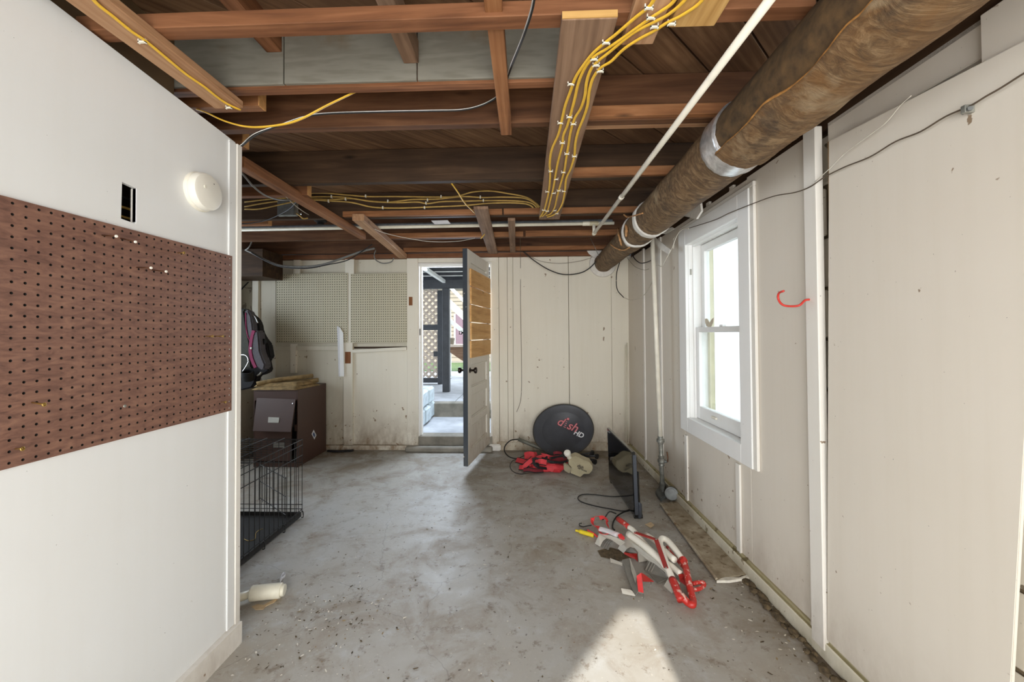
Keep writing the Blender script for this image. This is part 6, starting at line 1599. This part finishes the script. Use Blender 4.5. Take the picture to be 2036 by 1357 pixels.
# white plastic pipe piece on the floor
a_ = PZ(462, 1197, 0.022); b_ = PZ(499, 1186, 0.022); c_ = PZ(560, 1174, 0.035)
a_.z = 0.03; b_.z = 0.034; c_.z = 0.034
t_ = thing('plastic_pipe', b_, 'white plastic pipe with wide sleeve sticking out behind the left wall end', 'pipe')
tube('pipe', [a_ + (a_ - b_) * 1.2, b_], 0.019, 'pvc_clean', t_, 16, 0)
dd = (c_ - b_).normalized(); lw_ = (c_ - b_).length
lathe('sleeve', [(0.019, -0.001), (0.031, 0.0), (0.034, 0.004), (0.034, lw_ - 0.004), (0.031, lw_)], b_, dd, 'pvc_clean', t_, 24)
lathe('end_collar', [(0.026, lw_), (0.026, lw_ + 0.012), (0.024, lw_ + 0.014), (0, lw_ + 0.0145)], b_, dd, 'pvc_clean', t_, 24)
tag(tube('wrapper', [PZ(x_, y_, z_) for x_, y_, z_ in ((556, 1162, .02), (560, 1152, .03), (566, 1146, .02), (566, 1141, .01), (561, 1144, .01), (557, 1155, .01))], 0.003, 'clear', None, 6, 5, 0.008), 'twisted clear plastic wrapper behind the white plastic pipe', 'wrapper')
tag(prism('putty_spill', [PZ(x_, y_, 0.001) for x_, y_ in ((500, 1208), (512, 1203), (524, 1205), (540, 1196), (554, 1191), (546, 1199), (528, 1207), (524, 1213), (508, 1214))], (0, 0, 0.003), 'cardboard', None), 'flat yellowish putty spill under the white plastic pipe', 'spill')
# thin sticks in the back right corner
for (xa, ya, xb, yb_, lb) in ((1246, 686, 1247, 880, 'taller thin cream stick leaning in the back right corner'), (1249, 682, 1251, 882, 'thin cream stick in the back right corner, right of the other')):
    p0 = PY(xa, ya, 4.33); p1 = PY(xb, yb_, 4.28); p1.z = max(0.0, p1.z)
    p0.x -= 0.01; p1.x -= 0.01
    tag(tube('stick', [p0, p1], 0.0045, 'pvc_clean', None, 8, 0), lb, 'stick')

# ------------------------------------------------------------------ outside the doorway
ZG = 0.148
o = box('landing', (xd0 - 0.3, YB + 0.172, -0.1), (1.2, 5.43, ZG - 0.002), 'patio', None, 0.004); tag(o, 'pale concrete landing just outside the open doorway', 'landing')
o = box('patio_step', (-4.0, 5.43, -0.1), (1.2, 5.60, 0.33), 'concrete', None, 0.008); tag(o, 'dark concrete step edge between the landing and the patio', 'step')
o = thing('patio', (-1, 8, 0.33), 'pale paved patio beyond the outside step', 'patio'); 
random.seed(5)
for i in range(10):
    for j in range(6):
        x0_ = -4.0 + i * 0.6; y0_ = 5.602 + j * 0.75
        box('paver', (x0_ + 0.008, y0_, 0.28), (x0_ + 0.6, y0_ + 0.74, 0.33 - random.uniform(0, 0.006)), 'patio', o, 0.004)
box('paving_bed', (-4.0, 5.601, -0.1), (2.0, 10.1, 0.315), 'concrete', o)
o = box('lawn', (-7, 10.12, -0.1), (6, 13, 0.34), 'grass', None); tag(o, 'strip of green lawn behind the patio', 'lawn', kind='stuff')
o = box('driveway', (-12, 13.02, -0.1), (12, 30, 0.33), 'concrete', None); tag(o, 'bright pale pavement beyond the lawn', 'pavement')
# retaining blocks left of the landing
o = thing('retaining_wall', (-1.3, 5, ZG), 'low wall of bluish white painted rough blocks beside the landing', 'wall')
for r_ in range(2):
    for c_ in range(3):
        y0_ = YB + 0.20 + c_ * 0.31 - (0.1 if r_ else 0) * (c_ > 0)
        box('block', (-1.56, y0_, ZG + 0.002 + r_ * 0.215), (-1.235 + random.uniform(-0.012, 0.01), y0_ + 0.30, ZG + 0.21 + r_ * 0.215), 'block_paint', o, 0.03)
# deck over the patio
dk = thing('deck', (-1, 6, 2.0), 'dark grey painted deck framing and posts seen through the doorway', 'deck')
zd = PY(880, 576, 6.46).z
p = PY(886, 664, 6.46)
box('post', (p.x - 0.055, 6.46, 0.33), (p.x + 0.055, 6.57, zd + 0.02), 'deck_grey', dk, 0.004)
p2 = PY(876, 664, 7.5)
box('post', (p2.x - 0.06, 7.5, 0.33), (p2.x + 0.045, 7.6, zd + 0.1), 'deck_grey', dk, 0.004)
beam('beam', (-4, 6.515, zd + 0.09), (1.5, 6.515, zd + 0.09), 0.09, 0.14, 'deck_grey', dk)
for k_, y_ in enumerate((4.85, 5.25, 5.65, 6.05, 7.0, 7.5)):
    z_ = zd + 0.235
    beam('joist', (-4, y_, z_), (1.5, y_, z_), 0.04, 0.14, 'deck_grey', dk)
    beam('light_strip', (-4, y_, z_ - 0.074), (1.5, y_, z_ - 0.074), 0.042, 0.008, 'deck_white', dk)  # white strip paints in the bright gaps and lit undersides
for i in range(26):
    y_ = 4.58 + i * 0.125
    box('deck_plank', (-4, y_, zd + 0.312), (1.5, y_ + 0.117, zd + 0.34), 'deck_grey', dk)
a_ = PZ(846, 533, zd + 0.14); 
beam('lit_joist', (a_.x, 4.75, zd + 0.13), (a_.x - 0.02, 6.46, zd + 0.13), 0.05, 0.05, 'deck_white', dk)  # white colour stands for a front-to-back joist's lit side
beam('lit_joist', (a_.x + 0.55, 4.75, zd + 0.13), (a_.x + 0.53, 6.46, zd + 0.13), 0.05, 0.05, 'deck_white', dk)
# lattice screen
lt = thing('lattice_screen', (-1.9, 7.57, 0.33), 'tan diagonal lattice screen with dark rails under the deck', 'lattice')
yl = 7.57
xr_ = PY(872, 664, yl).x; xl_ = xr_ - 0.95
def lat(z0, z1):
    sp = 0.125; Wd = xr_ - xl_
    for s_ in (1, -1):
        k_ = -int((z1 - z0) / sp) - 1
        while k_ * sp < Wd + (z1 - z0):
            # line x = x0 + s*(z-z0)
            x0_ = xl_ + k_ * sp if s_ > 0 else xl_ + k_ * sp + 0.0
            pts_ = []
            if s_ > 0: f = lambda z: x0_ + (z - z0)
            else: f = lambda z: x0_ + (z1 - z0) - (z - z0)
            za, zb2 = z0, z1
            if s_ > 0: za = max(z0, z0 + (xl_ - x0_)); zb2 = min(z1, z0 + (xr_ - x0_))
            else: zb2 = min(z1, z0 + (x0_ + (z1 - z0) - xl_)); za = max(z0, z0 + (x0_ + (z1 - z0) - xr_))
            if zb2 - za > 0.04: beam('slat', (f(za), yl + 0.008 * s_, za), (f(zb2), yl + 0.008 * s_, zb2), 0.043, 0.007, 'lattice', lt, up=(0, 1, 0), bev=0)
            k_ += 1
z_a, z_b, z_c, z_d = PY(850, 752, yl).z, PY(850, 657, yl).z, PY(850, 646, yl).z, PY(850, 575, yl).z
lat(z_a, z_b); lat(z_c, z_d)
box('rail', (xl_, yl - 0.02, z_b), (xr_, yl + 0.03, z_c), 'deck_grey', lt); box('rail', (xl_, yl - 0.02, 0.35), (xr_, yl + 0.03, z_a), 'deck_grey', lt)
box('rail', (xl_, yl - 0.02, z_d), (xr_, yl + 0.03, z_d + 0.09), 'deck_grey', lt)
box('rail', (xr_ - 0.09, yl - 0.03, PY(868, 709, yl).z), (xr_, yl - 0.02, PY(868, 699, yl).z), 'deck_grey', lt)
# neighbouring house
hs = thing('house', (-3, 14, 0.33), 'cream sided house with dark roof across the yard', 'house')
for i in range(22): prism('siding_board', [(-7, 14.0, 0.33 + i * 0.13), (3, 14.0, 0.33 + i * 0.13), (3, 14.03, 0.46 + i * 0.13), (-7, 14.03, 0.46 + i * 0.13)], (0, 0.03, 0), 'siding', hs)
prism('roof', [(-7.4, 13.6, 3.05), (3.4, 13.6, 3.05), (3.4, 18, 5.6), (-7.4, 18, 5.6)], (0, 0, 0.12), 'shingle', hs)
a_ = PY(906, 625, 13.95); b_ = PY(919, 690, 13.95)
w_ = box('window', (a_.x, 13.93, b_.z), (b_.x + 0.3, 13.99, a_.z), 'curtain', hs, 0.01)
box('window_frame', (a_.x - 0.06, 13.92, b_.z), (a_.x, 13.99, a_.z), 'deck_white', w_)
# white outside stair rail
sr = thing('stair_rail', PY(905, 640, 9.0), 'white outdoor stair stringer and rail crossing before the house', 'stairs')
for (xa, ya, xb, yb2, ww) in ((890, 566, 935, 612, 0.07), (888, 598, 935, 641, 0.14), (888, 632, 935, 672, 0.09)):
    beam('stringer', PY(xa, ya, 9.0), PY(xb, yb2, 9.0), 0.06, ww, 'deck_white', sr)
for xq in (893, 932): 
    p = PY(xq, 600, 9.0); box('post', (p.x - 0.04, 8.96, 0.331), (p.x + 0.04, 9.04, p.z - 0.1), 'deck_white', sr)
# wooden bench box under it
pb = thing('planter_bench', PY(905, 715, 8.6), 'brown wooden bench with pale top and pot on it outside', 'bench')
a_ = PY(891, 690, 8.6); b_ = PY(935, 684, 8.6)
box('bench_top', (a_.x, 8.4, a_.z), (b_.x, 8.9, a_.z + 0.05), 'lattice', pb, 0.005)
prism('bench_side', [PY(893, 690, 8.5), PY(934, 690, 8.5), PY(934, 722, 8.5), PY(918, 717, 8.5), PY(893, 700, 8.5)], (0, 0.05, 0), 'board_brown', pb)
box('leg', (b_.x - 0.12, 8.5, 0.33), (b_.x - 0.02, 8.6, a_.z), 'board_brown', pb)
box('leg', (a_.x + 0.9, 8.7, 0.33), (a_.x + 1.0, 8.8, a_.z), 'board_brown', pb)
pf = PY(898, 680, 8.6)
tag(lathe('flower_pot', [(0.05, 0), (0.07, 0.12), (0.075, 0.14), (0.06, 0.14)], (pf.x, 8.6, a_.z + 0.05), (0, 0, 1), 'siding', None, 14), 'pale flower pot standing on the outdoor bench', 'pot')

# ------------------------------------------------------------------ outside the window: pale neighbouring wall close by
o = thing('neighbour_wall', (2.3, 2.5, 0), 'white painted neighbouring wall close outside the window', 'wall')
box('wall_face', (3.3, -2.5, -0.2), (3.45, 9.5, 3.2), 'ext_wall', o)
box('ledge', (3.24, -2.5, 0.98), (3.3, 9.5, 1.06), 'ext_wall', o, 0.004)
box('corner_strip', (3.27, 7.4, 0), (3.3, 8.0, 3.2), 'ext_grey', o)
o = box('side_path', (1.51, -1.5, -0.2), (3.29, 5.4, -0.01), 'patio', None); tag(o, 'pale strip of paving between the house and the neighbouring wall', 'path')

# ------------------------------------------------------------------ behind the photographer: wide opening with an unseen sloped board added to shape the sun patch
rear = thing('wall_rear', (0, YR, 0), None, None); tag(rear, kind='structure')
apx = PZ(1276, 1203, 0)
px_ = apx.x + 0.0262 * (apx.y - YR)
box('pier', (px_, YR - 0.12, 0), (1.3, YR, 3.4), 'white_right', rear)  # unseen; edge and height set to cut the sun patch's right side
box('pier', (-3.4, YR - 0.12, 0), (-1.3, YR, ZJ), 'white_right', rear)
box('lintel', (-1.3, YR - 0.12, 2.55), (px_, YR, 2.7), 'white_right', rear)
ext = box('yard', (-8, -9, -0.15), (3.2, YR - 0.121, -0.01), 'patio', None); tag(ext, 'paved yard behind the photographer', 'yard')
TE = math.tan(R(SUN_EL))
ya_ = YR - 0.5
lf = PZ(1166, 1357, 0); rt = PZ(1332, 1357, 0)
def lift(p, y): return V((p.x, y, (p.y - y) * TE))
A_ = lift(apx, ya_); Lp = lift(lf, ya_); 
sd = (A_ - Lp); ln = sd.normalized()
far_ = A_ - ln * 3.2
sr2 = thing('sun_blocker', (0, ya_, 0), 'unseen sloped board added outside the rear opening to shape the sun patch', 'stairs')
prism('blocker_board', [A_, A_ + V((1.6, 0, 0)), A_ + V((1.6, 0, 1.2)), V((-2.5, ya_, A_.z + 1.2)), V((-2.5, ya_, max(0.3, far_.z))), far_], (0, -0.05, 0), 'board_brown', sr2)  # added occluder, its sloped edge cuts the sun patch
